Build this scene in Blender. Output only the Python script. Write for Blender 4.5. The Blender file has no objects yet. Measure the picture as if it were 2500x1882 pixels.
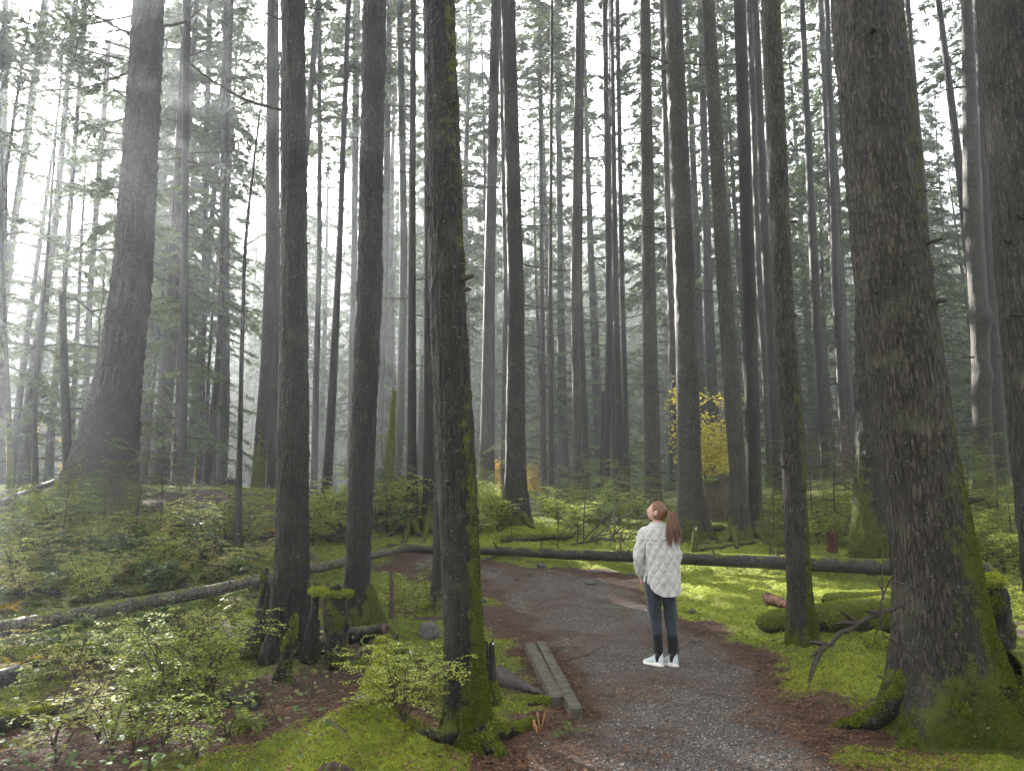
import bpy, math, random
import numpy as np
from mathutils import Vector, Matrix, Quaternion

rng = np.random.default_rng(7)
random.seed(7)
R = math.radians
scene = bpy.context.scene
COL = scene.collection

# ------------------------------------------------------------------ camera
W0, H0 = 2500.0, 1882.0          # the photograph's pixels, used to read positions off it
F = 1924.6
CAM = np.array([0.0, 0.0, 1.62])
PITCH = math.atan((1245 - 941) / F)
cP, sP = math.cos(PITCH), math.sin(PITCH)

def ray(px, py):
    xc = (px - 1250.0) / F
    yc = -(py - 941.0) / F
    return np.array([xc, cP - yc * sP, sP + yc * cP])

def at(px, py, Y):
    d = ray(px, py)
    return CAM + d * (Y / d[1])

def zcam(p):
    return (p[1] - CAM[1]) * cP + (p[2] - CAM[2]) * sP

cd = bpy.data.cameras.new("camera")
cam = bpy.data.objects.new("camera", cd)
COL.objects.link(cam)
cam.location = CAM
cam.rotation_euler = (R(90) + PITCH, 0, 0)
cd.sensor_width = 36
cd.lens = F / W0 * 36
cd.clip_start = 0.05
cd.clip_end = 3000
scene.camera = cam

# ------------------------------------------------------------------ noise
def _hash(ix, iy, iz):
    h = (ix * 374761393 + iy * 668265263 + iz * 2147483647) & 0xFFFFFFFF
    h = ((h ^ (h >> 13)) * 1274126177) & 0xFFFFFFFF
    h = ((h ^ (h >> 16)) * 2246822519) & 0xFFFFFFFF
    h = h ^ (h >> 15)
    return h / 4294967295.0

def vnoise(p):
    p = np.asarray(p, dtype=np.float64)
    i = np.floor(p).astype(np.int64)
    f = p - i
    f = f * f * (3 - 2 * f)
    out = 0
    for dx in (0, 1):
        wx = f[..., 0] if dx else 1 - f[..., 0]
        for dy in (0, 1):
            wy = f[..., 1] if dy else 1 - f[..., 1]
            for dz in (0, 1):
                wz = f[..., 2] if dz else 1 - f[..., 2]
                out = out + wx * wy * wz * _hash(i[..., 0] + dx + 5000, i[..., 1] + dy + 7000, i[..., 2] + dz + 9000)
    return out

def fbm(p, octv=4, gain=.5):
    p = np.asarray(p, dtype=np.float64)
    s, a, t = 0, 1.0, 0
    for k in range(octv):
        s = s + a * vnoise(p * (2.03 ** k) + 17.3 * k)
        t += a
        a *= gain
    return s / t

def n2(x, y, sc, octv=3, off=0):
    return fbm(np.stack([x * sc + off, y * sc - off, np.zeros_like(x) + off * .37], -1), octv)

def sstep(a, b, x):
    t = np.clip((x - a) / (b - a), 0, 1)
    return t * t * (3 - 2 * t)

def norm(v):
    v = np.asarray(v, dtype=np.float64)
    return v / np.maximum(np.linalg.norm(v, axis=-1, keepdims=True), 1e-9)

# ------------------------------------------------------------------ mesh building
class MB:
    """collects vertices and polygons (numpy), linked as ONE mesh object"""
    def __init__(self):
        self.v, self.f, self.m, self.n = [], [], [], 0
        self.attr = {}
    def add(self, v, f, mat=0, **attr):
        v = np.asarray(v, dtype=np.float64).reshape(-1, 3)
        f = np.asarray(f, dtype=np.int64)
        self.v.append(v)
        self.f.append(f + self.n)
        self.m.append(np.full(len(f), mat, dtype=np.int32))
        for k in set(self.attr) | set(attr):
            val = attr.get(k, 0.0)
            a = np.broadcast_to(np.asarray(val, dtype=np.float64), (len(v),))
            self.attr.setdefault(k, [np.zeros(self.n)] if self.n else []).append(a)
        self.n += len(v)
    def mesh(self, name, mats, smooth=True):
        me = bpy.data.meshes.new(name)
        V = np.concatenate(self.v) if self.v else np.zeros((0, 3))
        me.vertices.add(len(V))
        me.vertices.foreach_set("co", V.astype(np.float32).ravel())
        nl = sum(f.size for f in self.f)
        npoly = sum(len(f) for f in self.f)
        me.loops.add(nl)
        me.loops.foreach_set("vertex_index", np.concatenate([f.ravel() for f in self.f]).astype(np.int32))
        tot = np.concatenate([np.full(len(f), f.shape[1], dtype=np.int32) for f in self.f])
        st = np.concatenate([[0], np.cumsum(tot)[:-1]]).astype(np.int32)
        me.polygons.add(npoly)
        me.polygons.foreach_set("loop_start", st)
        me.polygons.foreach_set("loop_total", tot)
        me.polygons.foreach_set("material_index", np.concatenate(self.m))
        me.polygons.foreach_set("use_smooth", np.full(npoly, smooth, dtype=bool))
        for k, lst in self.attr.items():
            a = me.attributes.new(k, 'FLOAT', 'POINT')
            arr = np.concatenate(lst)
            if len(arr) < len(V):
                arr = np.concatenate([arr, np.zeros(len(V) - len(arr))])
            a.data.foreach_set("value", arr.astype(np.float32))
        for m in (mats if isinstance(mats, (list, tuple)) else [mats]):
            me.materials.append(m)
        me.update(calc_edges=True)
        return me
    def build(self, name, mats, parent=None, smooth=True):
        o = bpy.data.objects.new(name, self.mesh(name, mats, smooth))
        COL.objects.link(o)
        if parent is not None:
            o.parent = parent
        return o

def child(name, me, parent):
    o = bpy.data.objects.new(name, me)
    COL.objects.link(o)
    o.parent = parent
    return o

def empty(name, loc, rz=0.0):
    o = bpy.data.objects.new(name, None)
    COL.objects.link(o)
    o.location = loc
    o.rotation_euler = (0, 0, rz)
    o.empty_display_size = .2
    return o

def tag(o, label=None, cat=None, group=None, kind=None):
    if label: o["label"] = label
    if cat: o["category"] = cat
    if group: o["group"] = group
    if kind: o["kind"] = kind
    return o

def copy_tree(o, parent=None):
    c = o.copy()
    COL.objects.link(c)
    c.parent = parent
    for ch in [x for x in bpy.data.objects if x.parent == o]:
        copy_tree(ch, c)
    return c

def frames(P):
    """tangent/side/up frames along a polyline"""
    P = np.asarray(P, dtype=np.float64)
    T = norm(np.gradient(P, axis=0))
    ref = np.array([0, 0, 1.0]) if abs(T[0, 2]) < .9 else np.array([0, 1.0, 0])
    S = np.zeros_like(P); U = np.zeros_like(P)
    s = norm(np.cross(T[0], ref))
    for i in range(len(P)):
        s = norm(s - T[i] * np.dot(s, T[i]))
        S[i] = s
        U[i] = np.cross(s, T[i])
    return T, S, U

def tube(mb, P, rad, seg=6, mat=0, cap=True, **attr):
    P = np.asarray(P, dtype=np.float64)
    n = len(P)
    rad = np.broadcast_to(np.asarray(rad, dtype=np.float64), (n,))
    T, S, U = frames(P)
    a = np.linspace(0, 2 * np.pi, seg, endpoint=False)
    V = P[:, None, :] + rad[:, None, None] * (np.cos(a)[None, :, None] * S[:, None, :] + np.sin(a)[None, :, None] * U[:, None, :])
    V = V.reshape(-1, 3)
    i = np.arange(n - 1)[:, None] * seg
    j = np.arange(seg)[None, :]
    k = (j + 1) % seg
    f = np.stack([i + j, i + k, i + seg + k, i + seg + j], -1).reshape(-1, 4)
    mb.add(V, f, mat, **attr)
    if cap:
        c = np.arange(seg)
        mb.add(V[-seg:], c[None, :], mat)
        mb.add(V[:seg], c[None, ::-1], mat)

def curve(p0, p1, bow=(0, 0, 0), n=8, jit=0.0, r=None):
    """a bent line from p0 to p1"""
    r = r or rng
    t = np.linspace(0, 1, n)[:, None]
    P = np.asarray(p0) * (1 - t) + np.asarray(p1) * t + np.asarray(bow) * (4 * t * (1 - t))
    if jit:
        P[1:-1] += r.normal(0, jit, (n - 2, 3))
    return P

def leaves(mb, P, D, N, L, Wd, mat=0, six=False, fold=0.0):
    """flat leaves at P along D with face normal N; L, Wd arrays"""
    P = np.asarray(P); n = len(P)
    if n == 0: return
    D = norm(D)
    S = norm(np.cross(D, N))
    Nn = np.cross(S, D)
    L = np.broadcast_to(L, (n,))[:, None]; Wd = np.broadcast_to(Wd, (n,))[:, None]
    if six:
        c = [P, P + D * L * .28 + S * Wd * .42 + Nn * Wd * fold, P + D * L * .65 + S * Wd * .42 + Nn * Wd * fold, P + D * L - Nn * L * .1,
             P + D * L * .65 - S * Wd * .42 + Nn * Wd * fold, P + D * L * .28 - S * Wd * .42 + Nn * Wd * fold]
    else:
        c = [P, P + D * L * .45 + S * Wd * .5, P + D * L, P + D * L * .45 - S * Wd * .5]
    k = len(c)
    V = np.stack(c, 1).reshape(-1, 3)
    f = np.arange(n * k).reshape(n, k)
    mb.add(V, f, mat)

# ------------------------------------------------------------------ terrain
_PY = np.array([-30, 0, 9, 11, 13, 15, 16.4, 18, 20, 24, 30, 40, 60, 105, 150, 200, 450.])
_PZ = np.array([0, 0, .03, .13, .32, .66, 1.08, 1.30, 1.43, 1.62, 1.82, 2.02, 1.9, 3.0, 29, 52, 60.])  # the steep far hill is added to cover the bright low sky
_yy = np.linspace(-30, 450, 4801)
_zz = np.interp(_yy, _PY, _PZ)
_k = np.ones(21) / 21
_zz = np.convolve(np.pad(_zz, 10, mode='edge'), _k, mode='valid')

def gz0(px, py, Y):
    return at(px, py, Y)

_mounds = []   # (x, y, height, radius)
def _base(x, y):
    z = np.interp(y, _yy, _zz)
    left = sstep(1.5, 7.5, -x)
    z = z + left * (sstep(7.5, 16, y) * .85 - sstep(17, 30, y) * .55) * (1 - sstep(60, 120, y))
    right = sstep(3, 12, x)
    z = z + right * sstep(14, 28, y) * .95 * (1 - sstep(60, 140, y))
    z = z + sstep(1.2, 3.0, x - .12 * y) * sstep(5, 10, y) * (1 - sstep(15, 20, y)) * .10
    return z

def height(x, y, fine=True):
    x = np.asarray(x, dtype=np.float64); y = np.asarray(y, dtype=np.float64)
    z = _base(x, y)
    for (mx, my, mh, mr) in _mounds:
        z = z + mh * np.exp(-((x - mx) ** 2 + (y - my) ** 2) / (mr * mr))
    return z

def hgt(x, y):
    return float(height(np.array([x]), np.array([y]))[0])

def ground_at(px, py, ymax=60.0):
    d = ray(px, py)
    Y = np.linspace(2.0, ymax, 3000)
    P = CAM[None, :] + d[None, :] * (Y / d[1])[:, None]
    under = P[:, 2] < height(P[:, 0], P[:, 1])
    if not under.any():
        i = len(Y) - 1
    else:
        i = int(np.argmax(under))
    p = P[i].copy()
    p[2] = hgt(p[0], p[1])
    return p

for (px, py, mh, mr) in ((1790, 1470, .16, 1.1), (1690, 1420, .10, .9), (2080, 1655, .14, .45), (2160, 1620, .10, .4),
                         (890, 1850, .34, .48), (2330, 1760, .14, .8), (560, 1800, .10, .7), (200, 1650, .12, .8), (1260, 1300, .10, 1.0)):
    g = ground_at(px, py)
    _mounds.append((g[0], g[1], mh, mr))

PATH_PX = [(1230, 2100), (1240, 1882), (1290, 1800), (1425, 1745), (1400, 1650), (1330, 1565), (1240, 1500), (1195, 1430), (1150, 1405),
           (1060, 1402), (1010, 1380), (975, 1352), (985, 1342), (1060, 1345), (1180, 1362), (1290, 1378), (1400, 1394), (1480, 1414), (1560, 1442),
           (1620, 1490), (1700, 1545), (1800, 1592), (1850, 1640), (1890, 1700), (1960, 1780), (2060, 1882), (2200, 2100)]
PATH = np.array([ground_at(*p)[:2] for p in PATH_PX])

def path_dist(x, y):
    """signed distance to the path's edge, positive inside"""
    d2 = np.full(x.shape, 1e9)
    ins = np.zeros(x.shape, dtype=bool)
    n = len(PATH)
    for i in range(n):
        a, b = PATH[i], PATH[(i + 1) % n]
        ab = b - a
        t = np.clip(((x - a[0]) * ab[0] + (y - a[1]) * ab[1]) / max(ab @ ab, 1e-9), 0, 1)
        d2 = np.minimum(d2, (x - a[0] - t * ab[0]) ** 2 + (y - a[1] - t * ab[1]) ** 2)
        c = ((a[1] > y) != (b[1] > y))
        with np.errstate(divide='ignore', invalid='ignore'):
            xi = (b[0] - a[0]) * (y - a[1]) / (b[1] - a[1]) + a[0]
        ins ^= c & (x < xi)
    d = np.sqrt(d2)
    return np.where(ins, d, -d)

def blob(x, y, px, py, rx, ry=None):
    g = ground_at(px, py)
    ry = ry or rx
    return np.exp(-((x - g[0]) / rx) ** 2 - ((y - g[1]) / ry) ** 2)

def zones(x, y):
    sd = path_dist(x, y)
    wob = (n2(x, y, 2.2, 3, 3.1) - .5) * .7
    path = sstep(-.12, .22, sd + wob * .5)
    lit = sstep(-1.1, .1, sd + wob * 1.6) * (1 - sstep(14, 17, y))
    lit = np.maximum(lit, .95 * np.clip(blob(x, y, 1130, 1800, .9, .7) + blob(x, y, 960, 1690, .6, .9) + .8 * blob(x, y, 660, 1720, .7, .8)
                                     + .9 * blob(x, y, 100, 1780, .8, .7) + .5 * blob(x, y, 420, 1830, .9, .5) + .4 * blob(x, y, 300, 1640, .8, .5) + .9 * blob(x, y, 2420, 1640, .5, .8) + .7 * blob(x, y, 2380, 1740, .45, .3), 0, 1))
    far_b = blob(x, y, 530, 1245, 1.5, 2.5)
    lit = np.maximum(lit, far_b)
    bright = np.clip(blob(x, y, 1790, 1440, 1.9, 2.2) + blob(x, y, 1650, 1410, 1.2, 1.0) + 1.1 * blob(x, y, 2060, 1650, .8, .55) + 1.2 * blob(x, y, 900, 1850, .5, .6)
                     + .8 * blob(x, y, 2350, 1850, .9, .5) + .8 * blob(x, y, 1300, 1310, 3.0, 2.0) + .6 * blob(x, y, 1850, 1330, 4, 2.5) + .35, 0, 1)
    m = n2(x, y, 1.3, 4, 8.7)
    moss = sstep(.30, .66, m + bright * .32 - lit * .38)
    moss = moss * (1 - path * sstep(.0, .35, sd)) * (1 - .8 * path)
    return sd, path, lit, moss, bright

# ------------------------------------------------------------------ materials
def new_mat(name):
    m = bpy.data.materials.new(name)
    m.use_nodes = True
    nt = m.node_tree
    for n in list(nt.nodes):
        nt.nodes.remove(n)
    return m, nt

class NT:
    def __init__(self, name):
        self.m, self.nt = new_mat(name)
        self.out = self.node('ShaderNodeOutputMaterial')
    def node(self, t, **kw):
        n = self.nt.nodes.new(t)
        for k, v in kw.items():
            setattr(n, k, v)
        return n
    def link(self, a, b):
        self.nt.links.new(a, b)
    def val(self, inp, v):
        if hasattr(v, 'is_output') or isinstance(v, bpy.types.NodeSocket):
            self.link(v, inp)
        else:
            inp.default_value = v
    def coords(self, sc=(1, 1, 1), kind='Object'):
        tc = self.node('ShaderNodeTexCoord')
        mp = self.node('ShaderNodeMapping')
        self.link(tc.outputs[kind], mp.inputs['Vector'])
        mp.inputs['Scale'].default_value = sc
        return mp.outputs['Vector']
    def noise(self, vec, scale, detail=4, rough=.55, dist=0.0):
        n = self.node('ShaderNodeTexNoise')
        self.link(vec, n.inputs['Vector'])
        n.inputs['Scale'].default_value = scale
        n.inputs['Detail'].default_value = detail
        n.inputs['Roughness'].default_value = rough
        n.inputs['Distortion'].default_value = dist
        return n.outputs['Fac']
    def voro(self, vec, scale, feature='F1', out='Distance', rand=1.0):
        n = self.node('ShaderNodeTexVoronoi', feature=feature)
        self.link(vec, n.inputs['Vector'])
        n.inputs['Scale'].default_value = scale
        n.inputs['Randomness'].default_value = rand
        return n.outputs[out]
    def ramp(self, fac, stops, interp='LINEAR'):
        n = self.node('ShaderNodeValToRGB')
        n.color_ramp.interpolation = interp
        e = n.color_ramp.elements
        while len(e) > 1: e.remove(e[-1])
        e[0].position = stops[0][0]; e[0].color = (*stops[0][1], 1)
        for p, c in stops[1:]:
            x = e.new(p); x.color = (*c, 1)
        self.link(fac, n.inputs['Fac'])
        return n.outputs['Color']
    def smooth(self, fac, a, b, lo=0.0, hi=1.0):
        n = self.node('ShaderNodeMapRange', interpolation_type='SMOOTHSTEP')
        self.link(fac, n.inputs['Value'])
        n.inputs['From Min'].default_value = a; n.inputs['From Max'].default_value = b
        n.inputs['To Min'].default_value = lo; n.inputs['To Max'].default_value = hi
        return n.outputs['Result']
    def math(self, op, a, b=None):
        n = self.node('ShaderNodeMath', operation=op)
        self.val(n.inputs[0], a)
        if b is not None: self.val(n.inputs[1], b)
        return n.outputs[0]
    def mix(self, fac, a, b, mode='MIX'):
        n = self.node('ShaderNodeMix', data_type='RGBA', blend_type=mode)
        self.val(n.inputs['Factor'], fac)
        self.val(n.inputs['A'], a if not isinstance(a, tuple) else (*a, 1))
        self.val(n.inputs['B'], b if not isinstance(b, tuple) else (*b, 1))
        return n.outputs['Result']
    def attr(self, name):
        n = self.node('ShaderNodeAttribute', attribute_name=name)
        return n.outputs['Fac']
    def bump(self, h, strength=.5, dist=.02, normal=None):
        n = self.node('ShaderNodeBump')
        n.inputs['Strength'].default_value = strength
        n.inputs['Distance'].default_value = dist
        self.link(h, n.inputs['Height'])
        if normal is not None: self.link(normal, n.inputs['Normal'])
        return n.outputs['Normal']
    def principled(self, color, rough=.8, spec=.3, normal=None, sheen=0.0):
        p = self.node('ShaderNodeBsdfPrincipled')
        self.val(p.inputs['Base Color'], color if not isinstance(color, tuple) else (*color, 1))
        self.val(p.inputs['Roughness'], rough)
        p.inputs['Specular IOR Level'].default_value = spec
        if sheen: p.inputs['Sheen Weight'].default_value = sheen
        if normal is not None: self.link(normal, p.inputs['Normal'])
        return p
    def done(self, shader):
        self.link(shader, self.out.inputs['Surface'])
        return self.m

MOSS_STOPS = [(.15, (.028, .036, .006)), (.42, (.080, .100, .012)), (.62, (.16, .18, .017)), (.85, (.27, .275, .03))]

def mat_bark(name, c_dark, c_mid, c_lite, sc=1.0, zst=.20, bump=1.0, lichen=.5, rough=.72):
    n = NT(name)
    v = n.coords((1, 1, zst))
    v1 = n.coords((1, 1, 1))
    warp = n.noise(v, 3.0 * sc, 3)
    vv = n.node('ShaderNodeVectorMath', operation='ADD')
    wv = n.node('ShaderNodeVectorMath', operation='SCALE')
    comb = n.node('ShaderNodeCombineXYZ')
    n.link(warp, comb.inputs[0]); n.link(warp, comb.inputs[1])
    n.link(comb.outputs[0], wv.inputs[0]); wv.inputs['Scale'].default_value = .22 / sc
    n.link(v, vv.inputs[0]); n.link(wv.outputs[0], vv.inputs[1])
    edge = n.voro(vv.outputs[0], 44 * sc, 'DISTANCE_TO_EDGE')
    cell = n.voro(vv.outputs[0], 44 * sc, 'F1', 'Color')
    strip = n.noise(n.coords((1, 1, .09)), 42 * sc, 5, .7, .4)
    fine = n.noise(v, 60 * sc, 5, .7)
    big = n.noise(v1, 2.3, 4, .6)
    plate = n.smooth(edge, .0, .30)
    h = n.math('ADD', n.math('ADD', n.math('MULTIPLY', plate, .20), n.math('MULTIPLY', fine, .55)), n.math('MULTIPLY', strip, .80))
    colr = n.ramp(h, [(.58, tuple(x * .5 for x in c_dark)), (.78, c_mid), (1.0, tuple(x * 1.4 for x in c_lite))])
    pat = n.noise(v1, 4.5, 5, .65)
    colr = n.mix(n.math('MULTIPLY', n.smooth(pat, .52, .68), .55), colr, n.mix(.5, tuple(x * 1.5 for x in c_mid), (.075, .085, .055)))
    sepc = n.node('ShaderNodeSeparateColor'); n.link(cell, sepc.inputs[0])
    colr = n.mix(n.math('MULTIPLY', sepc.outputs[0], .07), colr, tuple(x * 1.5 for x in c_lite), 'MIX')
    colr = n.mix(n.smooth(big, .3, .72), n.mix(.55, colr, tuple(x * .6 for x in c_dark)), colr)
    sp = n.smooth(n.noise(v1, 55 * sc, 2, .5), .66, .72)
    colr = n.mix(n.math('MULTIPLY', sp, lichen), colr, (.26, .27, .22))
    ms = n.noise(v1, 9, 5, .7)
    mn = n.noise(v1, 110, 4, .7)
    ma = n.math('ADD', n.attr('moss'), n.math('MULTIPLY', n.math('SUBTRACT', ms, .5), 1.5))
    mfac = n.smooth(ma, .42, .72)
    mcol = n.ramp(n.math('ADD', n.math('MULTIPLY', mn, .6), n.math('MULTIPLY', ms, .42)), MOSS_STOPS)
    mcol = n.mix(.5, mcol, (.035, .040, .010))
    colr = n.mix(mfac, colr, mcol)
    hh = n.math('ADD', h, n.math('MULTIPLY', mfac, n.math('MULTIPLY', mn, 1.2)))
    nb = n.bump(hh, .85 * bump, .022)
    rg = n.math('ADD', n.math('MULTIPLY', mfac, .25), rough - .1)
    return n.done(n.principled(colr, rg, .25, nb).outputs[0])

M = {}
M['bark'] = mat_bark('bark', (0.0027, 0.0019, 0.0013), (0.0130, 0.0094, 0.0065), (0.0289, 0.0224, 0.0157))
M['bark_scaly'] = mat_bark('scaly_bark', (0.0059, 0.0044, 0.0031), (0.0314, 0.0244, 0.0179), (0.0759, 0.0622, 0.0448), sc=.85, bump=1.2, lichen=.35)
M['bark_brown'] = mat_bark('brown_bark', (0.0031, 0.0020, 0.0012), (0.0149, 0.0103, 0.0067), (0.0327, 0.0242, 0.0163), sc=.65, zst=.2, bump=1.3)
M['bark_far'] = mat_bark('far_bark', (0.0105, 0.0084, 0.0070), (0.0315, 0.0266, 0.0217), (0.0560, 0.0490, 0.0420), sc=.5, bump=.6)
M['log_bark'] = mat_bark('log_bark', (0.0048, 0.0038, 0.0029), (0.0240, 0.0206, 0.0173), (0.0576, 0.0518, 0.0442), sc=.7, zst=1.0, bump=.8, rough=.55)
M['log_pale'] = mat_bark('pale_log_bark', (.022, .016, .012), (.085, .068, .052), (.17, .145, .118), sc=.5, zst=1.0, bump=.5, rough=.5)

def mat_moss(name, k=1.0, dark=.3):
    n = NT(name)
    v = n.coords((1, 1, 1))
    a = n.noise(v, 16, 5, .7); b = n.noise(v, 130, 3, .7)
    f = n.math('ADD', n.math('MULTIPLY', a, .65), n.math('MULTIPLY', b, .38))
    c = n.ramp(f, [(p, tuple(x * k for x in col)) for p, col in MOSS_STOPS])
    nb = n.bump(n.math('ADD', a, b), .9, .02)
    return n.done(n.principled(c, .95, .12, nb, sheen=.3).outputs[0])
M['moss'] = mat_moss('moss', 1.0)

def mat_leaf(name, stops, trans=.45, rough=.45, scale=3.0, spec=.35):
    """thin leaf: per-leaf colour from a noise, light passes through"""
    n = NT(name)
    v = n.coords((1, 1, 1))
    geo = n.node('ShaderNodeNewGeometry')
    f = n.math('ADD', n.math('MULTIPLY', n.noise(v, scale, 3, .6), .55), n.math('MULTIPLY', geo.outputs['Random Per Island'], .5))
    oi = n.node('ShaderNodeObjectInfo')
    f = n.math('ADD', f, n.math('MULTIPLY', n.math('SUBTRACT', oi.outputs['Random'], .5), .25))
    c = n.ramp(f, stops)
    p = n.principled(c, rough, spec)
    t = n.node('ShaderNodeBsdfTranslucent')
    n.link(c, t.inputs['Color'])
    mx = n.node('ShaderNodeMixShader')
    mx.inputs[0].default_value = trans
    n.link(p.outputs[0], mx.inputs[1]); n.link(t.outputs[0], mx.inputs[2])
    return n.done(mx.outputs[0])

M['needles'] = mat_leaf('conifer_needles', [(.2, (.034, .050, .020)), (.5, (.068, .094, .036)), (.85, (.11, .14, .055))], .5, .6, 1.2)
M['needles_green'] = mat_leaf('young_needles', [(.2, (.035, .065, .012)), (.5, (.085, .135, .022)), (.85, (.18, .23, .04))], .45, .5, 2)
M['huckle'] = mat_leaf('huckleberry_leaf', [(.15, (.15, .20, .025)), (.45, (.29, .37, .05)), (.7, (.45, .49, .08)), (.95, (.60, .54, .16))], .45, .45, 2.5)
M['huckle_pale'] = mat_leaf('pale_yellow_leaf', [(.15, (.20, .22, .04)), (.45, (.38, .37, .09)), (.7, (.52, .46, .15)), (.95, (.62, .52, .24))], .4, .45, 2.5)
M['salal'] = mat_leaf('glossy_leaf', [(.2, (.03, .06, .012)), (.5, (.075, .12, .025)), (.9, (.17, .21, .05))], .3, .42, 4, .35)
M['maple_yellow'] = mat_leaf('yellow_maple_leaf', [(.15, (.33, .30, .03)), (.5, (.56, .49, .06)), (.85, (.70, .62, .14))], .5, .5, 1.5)
M['gold'] = mat_leaf('golden_leaf', [(.15, (.40, .22, .015)), (.5, (.62, .38, .02)), (.85, (.70, .46, .04))], .5, .5, 1.5)
M['fern'] = mat_leaf('fern_frond', [(.2, (.06, .10, .015)), (.55, (.14, .18, .03)), (.9, (.28, .27, .05))], .4, .5, 3)
M['moss_blade'] = mat_leaf('moss_blade', [(.12, (.05, .06, .006)), (.42, (.165, .205, .014)), (.68, (.33, .365, .025)), (.95, (.48, .48, .05))], .35, .7, 2.2, .15)
M['moss_dim'] = mat_leaf('moss_blade_on_bark', [(.12, (.03, .042, .005)), (.45, (.095, .120, .011)), (.70, (.18, .205, .018)), (.95, (.30, .30, .035))], .3, .8, 3, .1)

def mat_flat(name, c0, c1, scale=20, rough=.8, spec=.25, bump=.3, zs=1.0, dist=.01):
    n = NT(name)
    v = n.coords((1, 1, zs))
    a = n.noise(v, scale, 5, .65)
    c = n.ramp(a, [(.3, c0), (.7, c1)])
    return n.done(n.principled(c, rough, spec, n.bump(a, bump, dist)).outputs[0])

M['twig'] = mat_flat('twig_bark', (.018, .014, .010), (.060, .048, .036), 30)
M['deadwood'] = mat_flat('dead_wood', (.03, .021, .015), (.12, .085, .06), 18, zs=.3, bump=.7)
M['redwood'] = mat_flat('red_rotten_wood', (.016, .009, .007), (.075, .034, .020), 18, .95, .08, zs=.4, bump=1.0)
M['darkwood'] = mat_flat('dark_split_wood', (.018, .013, .011), (.085, .065, .055), 22, .6, .3, .8, 1)
M['cutend'] = mat_flat('cut_wood_end', (.014, .011, .009), (.05, .04, .032), 12, bump=.5)
M['rock'] = mat_flat('rock', (.03, .03, .025), (.125, .12, .105), 16, .75, .3, .5, 1, .03)
M['skin'] = mat_flat('skin', (.52, .30, .23), (.58, .35, .27), 8, .5, .35, .05)
M['stalk'] = mat_flat('shrub_stem', (.025, .018, .012), (.075, .05, .03), 25)

def mat_ground():
    n = NT('forest_floor')
    v = n.coords((1, 1, 1))
    path, lit, moss, br = n.attr('path'), n.attr('litter'), n.attr('moss'), n.attr('bright')
    # gravel
    vc = n.voro(v, 75, 'F1', 'Color'); vd = n.voro(v, 75, 'F1', 'Distance')
    sc_ = n.node('ShaderNodeSeparateColor'); n.link(vc, sc_.inputs[0])
    grav = n.ramp(sc_.outputs[0], [(0, (.022, .020, .019)), (.45, (.070, .059, .050)), (.8, (.12, .106, .092)), (1, (.27, .25, .225))])
    big = n.noise(v, .9, 5, .6)
    grav = n.mix(n.math('MULTIPLY', n.smooth(big, .4, .65), .45), grav, (.062, .036, .026))
    # litter: needles and bark crumbs
    v2 = n.coords((1, .35, 1)); v3 = n.coords((.4, 1, 1))
    l1 = n.noise(v2, 70, 4, .75); l2 = n.noise(v3, 60, 4, .75); l3 = n.noise(v, 3.2, 4, .65)
    lm = n.math('MAXIMUM', l1, l2)
    litc = n.ramp(n.math('ADD', n.math('MULTIPLY', lm, .8), n.math('MULTIPLY', l3, .35)),
                  [(.42, (.012, .008, .006)), (.58, (.048, .024, .015)), (.72, (.115, .060, .036)), (.85, (.20, .105, .056)), (.98, (.30, .19, .11))])
    fine = n.noise(v, 150, 3, .7); mid = n.noise(v, 11, 5, .65); mb_ = n.noise(v, 38, 4, .7)
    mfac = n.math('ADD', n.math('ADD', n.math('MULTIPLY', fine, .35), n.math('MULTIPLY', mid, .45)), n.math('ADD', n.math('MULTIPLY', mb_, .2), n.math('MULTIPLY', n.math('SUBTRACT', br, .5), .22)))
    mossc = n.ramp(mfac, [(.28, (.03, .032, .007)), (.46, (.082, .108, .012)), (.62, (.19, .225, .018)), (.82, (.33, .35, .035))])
    mp = n.noise(v, 2.1, 5, .7, .8)
    mossc = n.mix(n.math('MULTIPLY', n.smooth(mp, .50, .68), .75), mossc, n.mix(.5, mossc, (.060, .045, .016)))
    mossc = n.mix(n.math('MULTIPLY', n.smooth(n.noise(v, 6.5, 4, .7), .56, .72), .6), mossc, (.035, .042, .010))
    # needle litter patches on the path
    pm = n.noise(v, 1.15, 5, .62, .6)
    edge = n.math('SUBTRACT', 1.0, path)
    pl = n.smooth(n.math('ADD', n.math('ADD', pm, n.math('MULTIPLY', edge, .5)), n.math('MULTIPLY', n.math('SUBTRACT', lm, .5), .7)), .46, .66)
    pathc = n.mix(n.math('MULTIPLY', pl, .9), grav, litc)
    soil = n.mix(n.smooth(mid, .35, .65), litc, (.030, .019, .012))
    base = n.mix(n.math('MULTIPLY', lit, .9), soil, litc)
    ma = n.math('ADD', moss, n.math('ADD', n.math('MULTIPLY', n.math('SUBTRACT', mb_, .5), 1.1), n.math('MULTIPLY', n.math('SUBTRACT', mid, .5), 1.2)))
    mf = n.smooth(ma, .32, .72)
    c = n.mix(path, base, pathc)
    c = n.mix(mf, c, mossc)
    hg = n.math('MULTIPLY', n.math('SUBTRACT', 1.0, vd), .5)
    hl = n.math('ADD', lm, n.math('MULTIPLY', mid, .5))
    hm = n.math('ADD', n.math('MULTIPLY', fine, .8), n.math('MULTIPLY', mid, .8))
    hm2 = n.mix(mf, n.mix(path, hl, hg), hm)
    nb = n.bump(hm2, .9, .025)
    rough = n.mix(path, (.9, .9, .9), (.78, .78, .78))
    rough = n.mix(mf, rough, (.95, .95, .95))
    return n.done(n.principled(c, rough, .3, nb).outputs[0])
M['ground'] = mat_ground()

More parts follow.
